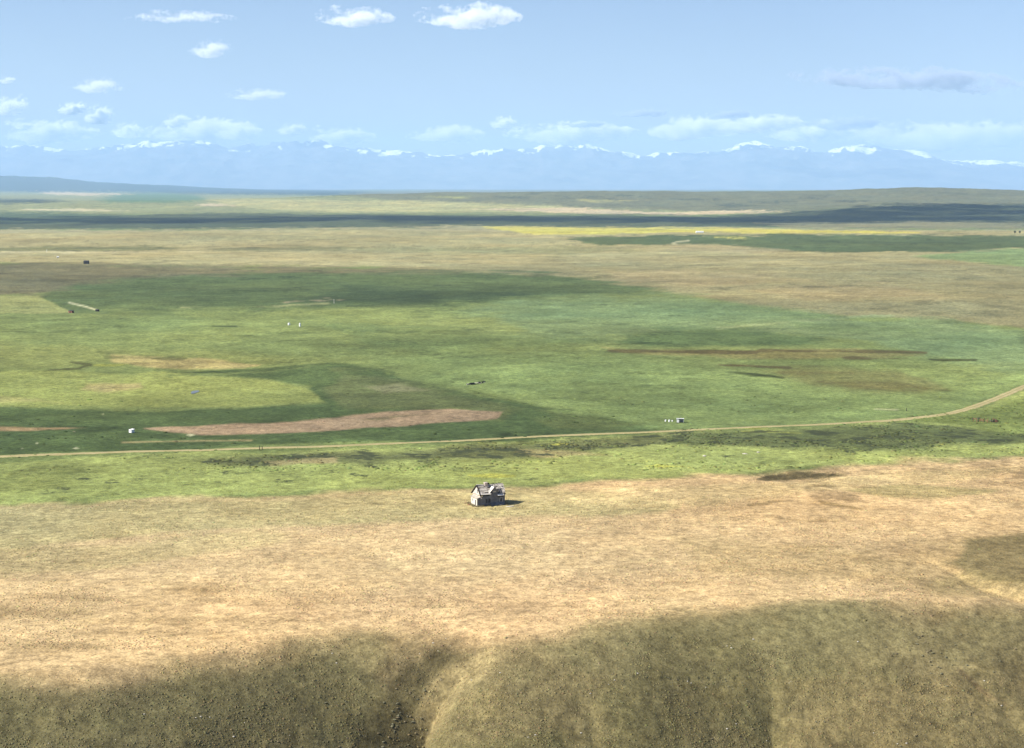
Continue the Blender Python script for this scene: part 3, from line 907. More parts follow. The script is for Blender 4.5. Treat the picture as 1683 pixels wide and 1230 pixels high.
SK = 'clouds in the blue sky'
CL = [ # px, py, w, h, depth, optical thickness, label, flat
    (300,31,135,13,.35,.45,'long thin white wisp of cloud at the upper left',.5),
    (588,32,86,20,.35,1.2,'flat white cloud second from right in the top row',.6),
    (772,31,118,24,.35,1.7,'bright white lens-shaped cloud at the top centre',.6),
    (348,82,46,20,.4,1.3,'small white puff below the long thin wisp',.8),
    (157,143,56,18,.4,1.6,'small flat white cloud at the left, halfway up the sky',.7),
    (420,158,76,13,.4,.9,'faint thin cloud streak left of the sky centre',.5),
    (122,180,32,14,.5,2.6,'small bright cumulus puff just left of the ragged bright one',.9),
    (164,190,28,22,.5,3.0,'ragged bright cumulus puff above the mountains at the left',1.0),
    (14,178,40,22,.5,1.0,'pale puff at the left edge above the mountains',.9),
    (12,132,20,9,.5,1.0,'tiny white puff at the left edge of the sky',.9),
    (292,199,34,16,.5,1.4,'small white puff above the highest left peak',.9),
    (40,208,22,10,.5,1.4,'tiny low puff near the left edge over the range',.9),
    (208,215,32,16,.5,1.2,'small low puff between the left puffs and the peak',.9),
    (482,213,36,16,.5,1.5,'round white puff alone above the range, left of centre',.9),
    (390,219,60,18,.5,1.1,'low white cloud hugging the range right of the peak',.9),
    (1500,136,300,26,.3,2.2,'long grey violet cloud streak at the upper right',.35),
    (1050,188,64,12,.4,.9,'thin grey cloud bar right of the sky centre',.5),
    (962,206,54,8,.4,.8,'short thin grey streak below the cloud bar',.5),
    (828,203,30,14,.5,1.3,'small white puff over the middle of the range',.9),
    (1196,189,60,10,.4,.8,'thin grey streak above the right-hand snowfields',.5),
    (1240,206,120,22,.5,1.2,'low bank of white cloud above the right-hand snowfields',.8),
    (1390,205,110,14,.4,.8,'grey cloud strip right of the low white bank',.5),
    (940,222,170,26,.5,1.5,'wide pale cloud bank resting over the central range',.7),
    (330,222,150,26,.5,1.6,'wide pale cloud bank behind the left peaks',.7),
    (80,220,120,26,.5,1.8,'low white cumulus bank at the far left behind the range',.9),
    (560,226,90,20,.5,1.3,'short low cloud bank left of the range centre',.8),
    (735,224,100,20,.5,1.2,'faint low cloud bank above the lowest part of the crest',.8),
    (1140,212,120,28,.5,1.4,'low ragged cloud bank left of the right-hand snowfields',.8),
    (1330,220,110,24,.5,1.5,'low cloud bank touching the right-hand peaks',.8),
    (1560,228,260,34,.4,1.0,'broad pale cloud sheet at the right above the falling ridge',.6),
]
for i, (px, py, w, h, dp, dn, lab, fl) in enumerate(CL):
    dn *= 0.9 + 2.2 * (py > 165)
    cloud('cloud', px, py, w, h, dp, dn, lab, seed=i, flat=fl, puffs=40 if w > 100 else 24, group=SK, tilt=-.06 if i == 15 else 0, base=2700 if py < 170 else 2150, tint=(.60, .62, .72) if 'grey' in lab else (1, 1, 1))  # grey clouds get a darker tint, their shade put into the colour

# cloud field overhead, off to the sunny side, whose shadow lies along the far valley
def shadow_cloud(px, py, w, dy, seed):
    g = at(px, py)
    z = 2900.0
    k = (z - g[2]) / S.z
    c = g + np.array(S) * k
    cloud('cloud_bank', 0, 0, w, 190, dy, 4.0, 'flat cloud high above the dark valley', seed=seed, flat=.35, puffs=46, kind='stuff', pos=c)
for i, (px, py, w, dy) in enumerate(((160,363,2200,.5),(620,359,2200,.42),(1100,362,2200,.42),(1450,357,1500,.5),(1620,346,1300,.6))):
    shadow_cloud(px, py, w, dy, 60 + i)

# ------------------------------------------------------------------ the ruined house
M_wood = plain_mat('weathered_boards', (.60,.54,.45), (.42,.37,.30), 1.3, .9, .1, .01)
M_wood_grey_shade = plain_mat('grey_shaded_boards', (.19,.19,.20), (.10,.10,.108), 1.0, .9, .1, .01)  # grey boards, with the shade of the house front put into the colour
M_shingle = plain_mat('old_shingles', (.40,.355,.29), (.22,.195,.16), 2.2, .95, .1, .03)
M_pale = plain_mat('bleached_sunlit_wood', (.70,.66,.58), (.50,.46,.40), 2.0, .9, .1)  # bleached boards; on the dormer's left slope it paints in sunlight
M_dark = plain_mat('dark_timber', (.045,.038,.032), (.025,.022,.02), 2.0, .9, .1)
M_brick = plain_mat('chimney_brick', (.55,.47,.40), (.38,.30,.25), 4.0, .95, .1, .02)
M_rust = plain_mat('red_brown_wood', (.26,.11,.065), (.15,.08,.055), 2.0, .9, .1)
M_white = plain_mat('white_paint', (.80,.80,.78), (.66,.65,.62), 1.5, .6, .3)
M_black = plain_mat('black_metal', (.022,.022,.024), (.04,.038,.036), 1.5, .6, .3)

def wall(name, parent, mat, o, ux, L_, H_, holes, t=.16):
    """upright wall from o along unit vector ux, with real openings (x0,x1,z0,z1)"""
    mb = MB()
    o = Vector(o); ux = Vector(ux); n = Vector((ux.y, -ux.x, 0))
    xs = sorted({0, L_, *[h[0] for h in holes], *[h[1] for h in holes]})
    zs = sorted({0, H_, *[h[2] for h in holes], *[h[3] for h in holes]})
    for x0, x1 in zip(xs, xs[1:]):
        for z0, z1 in zip(zs, zs[1:]):
            cx, cz = (x0+x1)/2, (z0+z1)/2
            if any(h[0] < cx < h[1] and h[2] < cz < h[3] for h in holes): continue
            p = []
            for z in (z0, z1):
                for x, k in ((x0,0),(x1,0),(x1,-1),(x0,-1)):
                    q = o + ux*x + n*(k*t); p.append((q.x, q.y, o.z+z))
            mb.hexa(p)
    bmesh.ops.remove_doubles(mb.bm, verts=mb.bm.verts[:], dist=1e-4)
    return mb.build(name, mat, parent)

def opening(name, parent, o, ux, h, mat, mull=0, proud=.03, w=.13):
    """casing boards round an opening of a wall, as one part; mullions as sub-parts"""
    o = Vector(o); ux = Vector(ux); n = Vector((ux.y, -ux.x, 0))
    x0, x1, z0, z1 = h
    def pt(x, z, k): 
        q = o + ux*x + n*k; return (q.x, q.y, o.z + z)
    mb = MB()
    def board(a0, a1, b0, b1, k0=.005, k1=None):
        k1 = k1 or proud
        mb.hexa([pt(a0,b0,k0),pt(a1,b0,k0),pt(a1,b0,k1),pt(a0,b0,k1),pt(a0,b1,k0),pt(a1,b1,k0),pt(a1,b1,k1),pt(a0,b1,k1)])
    board(x0-w, x0, z0, z1); board(x1, x1+w, z0, z1); board(x0-w-.04, x1+w+.04, z1, z1+w, .005, proud+.02)
    f = mb.build(name, mat, parent)
    if z0 > .3:
        mb = MB()
        mb.hexa([pt(a,b,k) for b in (z0-.09,z0) for a,k in ((x0-w-.05,.005),(x1+w+.05,.005),(x1+w+.05,.10),(x0-w-.05,.10))])
        mb.build('sill', mat, f)
    mb = MB(); mb.hexa([pt(a,b,k) for b in (z0+.003,z1-.003) for a,k in ((x0+.003,-.14),(x1-.003,-.14),(x1-.003,-.12),(x0+.003,-.12))]); mb.build('dark_backing' if z0 > .3 else 'dark_door_backing', M_black, f)  # dark sheet behind the opening, painting in the unlit interior
    for i in range(mull):
        xm = x0 + (x1-x0)*(i+1)/(mull+1)
        mb = MB()
        mb.hexa([pt(a,b,k) for b in (z0,z1) for a,k in ((xm-.05,-.09),(xm+.05,-.09),(xm+.05,-.02),(xm-.05,-.02))])
        mb.build('mullion', mat, f)
    return f

def house():
    TH = R(25)
    corner = at(784.3, 833)
    root = empty('ruined_house', (0, 0, 0))
    ax, ay = Vector((math.cos(TH), math.sin(TH), 0)), Vector((-math.sin(TH), math.cos(TH), 0))
    o = Vector(corner) + ax * 5.2 + ay * 2.6           # middle of the floor
    zmin = min(gh(*(Vector(corner) + ax * a + ay * b).xy)[0] for a in (0, 5, 9.3) for b in (0, 5.8))
    root.location = (o.x, o.y, zmin - .05)
    root.rotation_euler = (0, 0, TH)
    tag(root, 'small derelict wooden farmhouse with broken gabled roof on the dry meadow', 'house')
    OX, OY = -4.1, -2.6                                # local offset: X=0 is the upper gable, Y=0 the front wall
    def P(x, y, z): return (x + OX, y + OY, z)
    LEN, WID, HW = 8.4, 5.9, 3.1
    # ---- walls
    fh = [(1.75,2.45,.95,2.25),(2.68,3.38,.95,2.25),(6.7,7.4,.25,2.15)]
    wall('front_wall', root, M_wood_grey_shade, P(0, 0, 0), (1,0,0), LEN, HW, fh)
    for a in fh: opening('window', root, P(0,0,0), (1,0,0), a, M_wood_grey_shade if a[0] < 5 else M_pale, 0, w=.1)  # left casings darkened as well for the shaded front
    wall('right_wall', root, M_wood_grey_shade, P(LEN, 0.17, 0), (0,1,0), WID-.34, HW, [(2.2,3.1,.9,2.2)])
    wall('rear_wall', root, M_wood_grey_shade, P(LEN, WID, 0), (-1,0,0), LEN, HW, [(1.5,2.4,.9,2.2),(5,5.9,.1,2.1)])
    wall('left_wall', root, M_wood, P(0, WID-.17, 0), (0,-1,0), WID-.34, HW, [(1.0,1.8,1.0,2.1)])
    # ---- enclosed porch projecting from the left end
    PD, PW, PH = 1.15, 4.7, 2.55
    ph = [(1.05,1.5,1.25,2.1),(3.2,3.95,.1,2.05)]
    wl_ = wall('porch_wall', root, M_wood, P(-PD, PW, 0), (0,-1,0), PW, PH, ph)
    for i, a in enumerate(ph): opening('window' if i == 0 else 'doorway', root, P(-PD, PW, 0), (0,-1,0), a, M_pale, 0)
    wall('porch_side_wall', root, M_wood_grey_shade, P(-PD+.165, 0, 0), (1,0,0), PD-.17, PH, [])
    wall('porch_side_wall', root, M_wood_grey_shade, P(-.005, PW, 0), (-1,0,0), PD-.17, PH, [])
    mb = MB(); mb.slab([P(-PD-.22,-.25,PH-.02), P(-.03,-.25,PH+.42), P(-.03,PW+.2,PH+.42), P(-PD-.22,PW+.2,PH-.02)], -.09)
    mb.build('porch_roof', M_shingle, root)
    mb = MB(); mb.box(-PD-.45+OX, -PD-.02+OX, .6+OY, 1.7+OY, 0.0, .22); mb.box(-PD-.80+OX, -PD-.46+OX, .6+OY, 1.7+OY, 0.0, .11); mb.build('step', M_wood_grey_shade, root)
    # ---- upper gable of the left end
    RY, RZ, SL_F = 2.3, 6.3, .93
    EF, EB = -.42, 6.25
    ZF, ZB = RZ - (RY-EF)*SL_F, RZ - (EB-RY)*.78
    def gable(x, name, mat, ext, win):
        pts = [(RY, RZ-.12)]
        yf = -1.25 if ext else EF + .3
        zf = RZ - (RY-yf)*SL_F - .1
        front = [(yf, zf), (yf+.18, zf-.14)] + ([(0.1, zf-.02), (0.2, HW-.25)] if ext else [(EF+.3, HW)])
        back = [(WID-.2, HW-.05), (EB-.25, RZ-(EB-.25-RY)*.78-.12)]
        poly = [(RY, RZ-.12)] + front + back
        mb = MB(); mb.prism([P(x, y, z) for y, z in poly], (-.13, 0, 0))
        g = mb.build(name, mat, root)
        if win:
            mb = MB(); mb.box(x-.137+OX, x-.131+OX, 1.75+OY, 2.3+OY, 3.9+0, 5.0); w = mb.build('upper_window', M_dark, g)
            mb = MB()
            for (a, b, c2, d) in ((1.62,1.745,3.9,5.0),(2.305,2.43,3.9,5.0),(1.58,2.47,5.003,5.13),(1.58,2.47,3.77,3.897)):
                mb.box(x-.17+OX, x-.132+OX, a+OY, b+OY, c2, d)
            mb.build('upper_window_frame', M_pale, g)
            mb = MB(); mb.box(x-.20+OX, x-.132+OX, -.1+OY, 5.3+OY, 3.28, 3.40); mb.build('belt_board', M_rust, g)
            # loose patches of darker boards
            for (a, b, c2, d) in ((2.8,3.6,3.5,3.62),(3.4,4.6,3.7,3.8),(.8,1.5,3.45,3.58),(3.0,3.5,4.6,4.7)):
                mb = MB(); mb.box(x-.152+OX, x-.132+OX, a+OY, b+OY, c2, d); mb.build('broken_siding', M_shingle, g)
        return g
    gable(0, 'gable_wall', M_wood, True, True)
    gable(LEN+.1, 'gable_wall', M_wood_grey_shade, False, False)
    # rake boards, dark against the sky
    mb = MB()
    mb.bar(P(-.3, RY, RZ+.12), P(-.3, EB+.1, ZB+.05), .32, .22)
    mb.build('rake_board', M_dark, root)
    mb = MB(); mb.bar(P(-.30, RY, RZ+.10), P(-.30, -1.25, RZ-(RY+1.25)*SL_F+.06), .30, .20); mb.build('rake_board', M_dark, root)
    # ---- roof, front slope in three bays with broken edges, rear slope
    rr = random.Random(4)
    sag = lambda x: -.10*math.sin(math.pi*min(max(x,0),LEN)/LEN) - .05*x/LEN
    def slope_pt(x, y): return P(x, y, RZ - (RY-y)*SL_F + sag(x))
    def course(name, x0, x1, y0, y1, mat, rag=.25, step=.34, miss=.05):
        """rows of shingles, laid as overlapping plates"""
        mb = MB(); mb2 = MB(); y = y0
        while y < y1 - .02:
            yb = min(y + step, y1)
            a, b = x0 + rr.uniform(0, rag), x1 - rr.uniform(0, rag)
            x = a
            while x < b - .05:
                xb = min(x + rr.uniform(.5, 1.3), b)
                if rr.random() > miss:
                    q = [Vector(v) for v in (slope_pt(x, y - rr.uniform(0, .08)), slope_pt(xb - .012, y - rr.uniform(0, .08)), slope_pt(xb - .012, yb+.05), slope_pt(x, yb+.05))]
                    q[0].z += .10; q[1].z += .10; q[2].z += .05 + rr.uniform(0, .03); q[3].z += .05
                    (mb if rr.random() < .68 else mb2).slab(q, .055)
                x = xb
            y = yb
        o = mb.build(name, mat, root)
        mb2.build('bleached_shingles', M_wood, o)['kind'] = 'stuff'
        return o
    course('roof_front', -.32, 3.75, EF, RY, M_shingle, .05)
    mb = MB(); mb.slab([slope_pt(.1,EF-.06), slope_pt(3.4,EF-.06), slope_pt(3.4,EF+.16), slope_pt(.1,EF+.16)], -.20); mb.build('eave_board', M_pale, root)
    course('roof_front', 5.7, LEN+.35, .95, RY, M_shingle, .3, miss=.16)
    course('roof_front', 7.5, LEN+.35, EF+.1, .95, M_shingle, .35, miss=.2)
    course('roof_front', 3.75, 5.7, 1.5, RY, M_wood_grey_shade, .1)
    for x in (5.9, 6.4, 6.9, 7.4):                    # bare rafters over the hole
        mb = MB(); a, b = Vector(slope_pt(x, EF)), Vector(slope_pt(x, 1.2)); mb.bar(a, b, .09, .14); mb.build('rafter', M_wood_grey_shade, root)
    for (xa, ya, xb, yb) in ((6.0,2.2,7.3,.8),(6.9,2.25,7.9,1.2),(7.3,1.5,8.3,.1)):
        mb = MB(); a, b = Vector(slope_pt(xa, ya)), Vector(slope_pt(xb, yb)); a.z += .2; b.z += .2; mb.bar(a, b, .16, .05); mb.build('loose_board', M_pale, root)
    mb = MB()
    mb.slab([P(-.32,RY,RZ+.10), P(-.32,EB,ZB+.08), P(LEN+.3,EB,ZB-.05), P(LEN+.3,RY,RZ-.02)], -.07)
    mb.build('roof_rear', M_shingle, root)
    mb = MB(); mb.bar(P(-.35,RY,RZ+.20), P(3.0,RY,RZ+.09), .3, .07); mb.build('ridge_board', M_pale, root)
    mb = MB()
    for i in range(9):
        x = 4.6 + i*.42
        mb.box(x+OX, x+.22+OX, RY+.05+OY, RY+.16+OY, RZ-.2, RZ+.10+rr.uniform(-.05,.22))
    mb.build('broken_ridge', M_dark, root)
    # remains of the porch eave at the right
    mb = MB(); mb.slab([P(5.55,-1.0,3.18), P(7.7,-1.0,3.02), P(7.8,-.02,3.46), P(5.5,-.02,3.52)], -.06)
    mb.build('porch_eave', M_pale, root)
    mb = MB(); mb.box(5.6+OX, 7.7+OX, -.9+OY, -.2+OY, 2.86, 2.97); mb.build('porch_beam', M_dark, root)
    mb = MB(); mb.box(7.9+OX, 8.55+OX, -.5+OY, -.3+OY, 3.45, 3.62); mb.build('eave_stub', M_dark, root)
    # ---- wall dormer
    DX0, DX1, DA, DE = 3.2, 5.95, 5.85, 4.35
    DM = (DX0+DX1)/2
    mb = MB(); mb.prism([P(DX0,-.02,HW+.003), P(DX1,-.02,HW+.003), P(DX1,-.02,DE), P(DM,-.02,DA), P(DX0,-.02,DE)], (0,.14,0))
    dw = mb.build('dormer_wall', M_wood_grey_shade, root)
    mb = MB(); mb.box(DX0+.2+OX, DX0+.75+OX, -.026+OY, -.021+OY, 3.5, 4.6); mb.build('dormer_window', M_dark, dw)
    mb = MB(); mb.box(DX0+1.1+OX, DX0+2.1+OX, -.05+OY, -.021+OY, 4.15, 4.45); mb.build('dormer_board', M_wood, dw)
    for sx, m_, nm in ((-1, M_pale, 'dormer_roof'), (1, M_shingle, 'dormer_roof')):  # left slope paler than the right, sunlight put into its colour
        xe = DM + sx*(DM-DX0+.22); ze = DE - .22
        yb_e = RY - (RZ-ze)/SL_F; yb_r = RY - (RZ-DA)/SL_F
        mb = MB(); q = [P(DM,-.35,DA+.06), P(xe,-.35,ze+.06), P(xe,max(yb_e,.2)+.3,ze+.06), P(DM,yb_r+.3,DA+.06)]
        mb.slab(q if sx > 0 else q[::-1], .08)
        mb.build(nm, m_, root)
    mb = MB(); mb.slab([P(2.9,-.3,3.92), P(3.35,-.3,3.92), P(3.35,.7,4.95), P(2.95,.5,4.75)], -.12); mb.build('valley_board', M_pale, root)
    # ---- chimney
    mb = MB(); mb.box(2.35+OX, 3.25+OX, RY-.42+OY, RY+.42+OY, 5.2, 6.85)
    ch = mb.build('chimney', M_brick, root)
    mb = MB(); mb.box(2.27+OX, 3.33+OX, RY-.5+OY, RY+.5+OY, 6.853, 7.03); mb.build('chimney_cap', M_brick, ch)
    mb = MB(); mb.box(3.6+OX, 4.2+OX, RY+.2+OY, RY+.8+OY, 5.6, 6.65); mb.build('flue_stub', M_dark, root)
    # dark floor inside, fallen boards against the front
    mb = MB(); mb.box(.2+OX, LEN-.2+OX, .2+OY, WID-.2+OY, .05, .2); mb.build('floor', M_wood_grey_shade, root)
    mb = MB(); mb.slab([P(3.2,-1.1,.12), P(7.8,-.9,.14), P(7.3,-.03,1.0), P(3.6,-.03,.75)], -.05); mb.build('fallen_siding', M_wood_grey_shade, root)
    return root
HOUSE = house()

def plank(px, py, ln, rz, mat, lab, w=.35):
    p = at(px, py)
    mb = MB(); mb.box(-ln/2, ln/2, -w/2, w/2, .03, .13); mb.box(-ln*.42, ln*.5, w*.52, w*1.3, .02, .08)
    o = mb.build('fallen_board', mat)
    o.location = p; o.rotation_euler = (.03, -.05, rz)
    return tag(o, lab, 'board')
plank(768, 827, 2.2, .4, M_rust, 'reddish boards lying in the grass left of the ruined house')
plank(771, 830, 1.5, 1.2, M_rust, 'short rust-red board near the porch of the ruined house')
plank(838, 833, 2.4, .2, M_pale, 'pale board lying in front of the right end of the ruined house')

# ------------------------------------------------------------------ sheds, tanks and other things on the plain
def shed(name, px, py, w, d, h, rz, mats, label, cat, door=True):
    p = at(px, py)
    root = empty(name, p, rz); tag(root, label, cat)
    mw, mr = mats
    z0 = -.25
    for nm, (x0, x1, y0, y1) in (('front_wall',(-w/2,w/2,-d/2,-d/2+.1)),('rear_wall',(-w/2,w/2,d/2-.1,d/2)),('side_wall',(-w/2,-w/2+.1,-d/2+.103,d/2-.103)),('side_wall',(w/2-.1,w/2,-d/2+.103,d/2-.103))):
        mb = MB(); mb.box(x0, x1, y0, y1, z0, h*.8); mb.build(nm, mw, root)
    for s in (-1, 1):
        mb = MB(); mb.prism([(s*(w/2-.05),-d/2+.02,h*.803),(s*(w/2-.05),d/2-.02,h*.803),(s*(w/2-.05),0,h)], (-s*.08,0,0)); mb.build('gable', mw, root)
        mb = MB(); q = [(-w/2-.15, s*(d/2+.15), h*.8-.02), (w/2+.15, s*(d/2+.15), h*.8-.02), (w/2+.15, 0, h+.06), (-w/2-.15, 0, h+.06)]
        mb.slab(q if s < 0 else q[::-1], .06); mb.build('roof', mr, root)
    if door:
        mb = MB(); mb.box(-w*.14, w*.14, -d/2-.05, -d/2-.004, z0, h*.6); dd = mb.build('door', M_dark, root)
        mb = MB(); mb.box(w*.09, w*.11, -d/2-.09, -d/2-.053, h*.28, h*.33); mb.build('handle', M_black, dd)
    return root
shed('dark_shed', 142, 434, 5.6, 4.6, 4.2, -.1, (M_black, M_black), 'lone black shed on the tan bench at the upper left', 'shed')
shed('small_shed', 117, 514.5, 3.6, 2.4, 2.0, -.5, (M_rust, M_black), 'reddish small shed at the corner of the pale field', 'shed')
shed('small_shed', 160, 512, 2.4, 1.8, 1.6, -.3, (M_dark, M_black), 'tiny dark shed at the end of the pale lane', 'shed', False)
shed('long_barn', 1150, 383, 15, 5, 3.4, .05, (M_white, M_white), 'long low white barn on the edge of the yellow crop', 'barn', False)
shed('white_hut', 95, 424, 2.6, 2.2, 2.0, .3, (M_white, M_white), 'tiny white hut left of the lone black shed', 'hut', False)

def tank(px, py, r, h, label):
    p = at(px, py)
    root = empty('water_tank', p); tag(root, label, 'tank', 'white water tanks on the green plain')
    mb = MB(); mb.lathe([(r,-.1),(r,h*.30),(r*1.03,h*.32),(r*1.03,h*.36),(r,h*.38),(r,h*.7),(r*1.03,h*.72),(r*1.03,h*.76),(r,h*.78),(r*.97,h*.9),(r*.6,h)], n=24); b = mb.build('tank_body', M_white, root, False)
    mb = MB(); mb.lathe([(r*.3,h-.02),(r*.3,h+.12),(r*.1,h+.16)], n=14); mb.build('lid', M_black, root)
    mb = MB(); mb.bar((r*.98,0,.25),(r+.35,0,.25),.1); mb.build('outlet', M_black, root)
tank(475, 534.5, .8, 1.5, 'squat white tank, left of a pair on the green plain')
tank(493, 537, .6, 2.5, 'tall white tank, right of a pair on the green plain')

def shelter():
    p = at(1118, 694.5)
    root = empty('calf_shelter', p, R(-8)); tag(root, 'small white open-fronted livestock shelter above the dirt road', 'shelter')
    w, d, h = 2.9, 2.2, 1.75
    for nm, b in (('rear_wall',(-w/2,w/2,d/2-.06,d/2,.12,h-.2)),('side_wall',(-w/2,-w/2+.06,-d/2,d/2-.063,.12,h-.03)),('side_wall',(w/2-.06,w/2,-d/2,d/2-.063,.12,h-.03))):
        mb = MB(); mb.box(*b); mb.build(nm, M_white, root)
    mb = MB(); mb.box(-w/2+.063, -w*.16, -d/2, -d/2+.06, .12, h-.06); mb.build('front_panel', M_white, root)
    mb = MB(); mb.slab([(-w/2-.15,-d/2-.2,h+.08),(w/2+.15,-d/2-.2,h+.08),(w/2+.15,d/2+.15,h-.16),(-w/2-.15,d/2+.15,h-.16)], .07); mb.build('roof', M_white, root)
    mb = MB(); mb.box(-w/2+.07, w/2-.07, -d/2+.05, d/2-.07, .1, .16); mb.build('floor', M_dark, root)
    for y in (-.8, .8):
        mb = MB(); mb.box(-w/2-.2, w/2+.2, y-.09, y+.09, -.15, .097); mb.build('skid', M_dark, root)
shelter()
for x, y, s, lab in ((1094,693,.7,'leftmost of three white drums beside the open-fronted shelter'),(1100,693.5,.8,'middle one of three white drums beside the open-fronted shelter'),(1105,693,.55,'white drum nearest the open-fronted shelter')):
    p = at(x, y); root = empty('drum', p); tag(root, lab, 'drum', 'white drums by the shelter')
    mb = MB(); mb.lathe([(s*.45,-.05),(s*.45,s*.32),(s*.48,s*.35),(s*.45,s*.38),(s*.45,s*.66),(s*.48,s*.69),(s*.45,s*.72),(s*.45,s)], n=16); mb.build('barrel', M_white, root)
    mb = MB(); mb.lathe([(s*.42,s+.002),(s*.42,s+.04)], n=16); mb.build('lid', M_white, root)

def crate():
    p = at(216.5, 711.5); root = empty('white_box', p, R(-38)); tag(root, 'white plywood box with slanted lid beside the ploughed strip', 'box')
    w = .78
    for nm, b in (('side_panel',(-w,-w+.05,-w,w,.1,1.3)),('side_panel',(w-.05,w,-w,w,.1,1.3)),('front_panel',(-w+.053,w-.053,-w,-w+.05,.1,1.22)),('rear_panel',(-w+.053,w-.053,w-.05,w,.1,1.3))):
        mb = MB(); mb.box(*b); mb.build(nm, M_white, root)
    mb = MB(); mb.slab([(-w-.1,-w-.12,1.28),(w+.1,-w-.12,1.28),(w+.1,w+.1,1.5),(-w-.1,w+.1,1.5)], .06); mb.build('lid', M_white, root)
    for s in (-1, 1):
        mb = MB(); mb.box(s*w*.7-.08, s*w*.7+.08, -w, w, -.1, .097); mb.build('skid', M_dark, root)
crate()

def corral():
    a, b = at(1597, 693), at(1640, 695)
    root = empty('corral', tuple((a+b)/2)); tag(root, 'ruined reddish wooden corral beside the bend of the dirt road', 'corral')
    r_ = random.Random(3)
    pts = []
    ctr = (a+b)/2
    for i in range(13):
        t = i/12
        q = a*(1-t) + b*t - ctr
        q[1] += r_.uniform(-1.2, 1.2); q[2] = gh(q[0]+ctr[0], q[1]+ctr[1])[0]-ctr[2]
        h = r_.uniform(1.0, 1.9)
        mb = MB(); mb.bar((q[0],q[1],q[2]-.3),(q[0]+r_.uniform(-.2,.2),q[1],q[2]+h),.22); mb.build('post', M_rust if i % 3 else M_dark, root)
        pts.append((q, h))
    for i in range(12):
        if i in (7, 9): continue
        for k in (.45, .85):
            if r_.random() < .35: continue
            (p, hp), (q, hq) = pts[i], pts[i+1]
            mb = MB(); mb.bar((p[0],p[1]-.14,p[2]+hp*k),(q[0],q[1]-.14,q[2]+hq*k*r_.uniform(.6,1)),.09,.18); mb.build('rail', M_rust if r_.random() < .6 else M_wood_grey_shade, root)
    for i in range(4):
        mb = MB(); x = b[0]-ctr[0]-1.6+i*.6; mb.bar((x,.3,.1),(x+.9,-.6,1.3-.2*i),.3); mb.build('fallen_timber', M_dark, root)
corral()

def timber(px, py, n, ln, lab, seed):
    p = at(px, py); root = empty('timber_heap', p, R(8)); tag(root, lab, 'timber', 'heaps of dark timber on the plain')
    r_ = random.Random(seed)
    for i in range(n):
        x = r_.uniform(-ln/2, ln/2)*.55; l_ = r_.uniform(.5, .9)*ln*.5
        z = .15 + .32*(i % 3); a = r_.uniform(-.3, .3)
        mb = MB(); mb.bar((x-l_*math.cos(a), -l_*math.sin(a)+r_.uniform(-.3,.3), z),(x+l_*math.cos(a), l_*math.sin(a), z+r_.uniform(0,.3)), .28); mb.build('log', M_dark if i % 4 else M_wood, root)
timber(776, 632.5, 11, 4.6, 'long heap of dark timbers, left of the row on the plain', 1)
timber(787, 631, 7, 2.0, 'middle short heap of dark timbers on the plain', 2)
timber(795, 630, 6, 1.7, 'right-hand short heap of dark timbers on the plain', 3)

def post(px, py, h, r, mat, lab, name='post', cap=True):
    p = at(px, py); root = empty(name, p); tag(root, lab, 'post')
    mb = MB(); mb.lathe([(r*1.1,-.3),(r,h*.5),(r*.9,h)], n=8); mb.build('shaft', mat, root)
    mb = MB(); mb.lathe([(r*1.4,h-.02),(r*1.2,h+.12)], n=8); mb.build('cap', mat, root)
post(549, 499, 3.4, .14, M_pale, 'tall pale marker pole standing in the dark green field', 'marker_pole')
post(77, 415, 4.0, .22, M_white, 'thin white pole beside the pale track at the far left', 'marker_pole')
post(426.5, 739.5, 1.4, .12, M_dark, 'left one of two dark posts at the edge of the dirt road')
post(431, 739.5, 1.2, .12, M_dark, 'right one of two dark posts at the edge of the dirt road')
post(1490, 676, 1.3, .16, M_dark, 'single dark post above the road bend')

# ------------------------------------------------------------------ shrubs, stones, trees
def leafy(name, r, n, mats, seed, squash=.75, leaf=.16):
    """dome of many small leaf faces round a broken core"""
    r_ = np.random.default_rng(seed)
    bm = bmesh.new()
    bmesh.ops.create_icosphere(bm, subdivisions=2, radius=.72)
    for v in bm.verts:
        k = 1 + .35 * (r_.random() - .5)
        v.co = Vector((v.co.x*k*r, v.co.y*k*r, max(v.co.z*k, -.12)*r*squash))
    for i in range(n):
        d = r_.normal(size=3); d /= np.linalg.norm(d); d[2] = abs(d[2])
        c = Vector(d) * r * (.62 + .42*r_.random()); c.z *= squash
        a = Vector(r_.normal(size=3)).normalized() * leaf * r; b = Vector(r_.normal(size=3)).normalized() * leaf * r
        vs_ = [bm.verts.new(c - a), bm.verts.new(c + b), bm.verts.new(c + a)]
        bm.faces.new(vs_)
    me = bpy.data.meshes.new(name); bm.to_mesh(me); bm.free(); me.materials.append(mats)
    return me
M_sage = plain_mat('sagebrush', (.20,.185,.11), (.12,.112,.065), 3.0, 1, .05)
M_sage2 = plain_mat('dry_brush', (.22,.18,.10), (.12,.095,.055), 3.0, 1, .05)
M_stone = plain_mat('pale_stone', (.46,.42,.34), (.32,.29,.24), 2.0, .9, .2, .02)
M_leaf = plain_mat('dark_foliage', (.045,.06,.03), (.03,.04,.02), 2.0, 1, .05)
M_bark = plain_mat('bark', (.10,.075,.05), (.06,.045,.03), 3.0, 1, .05)

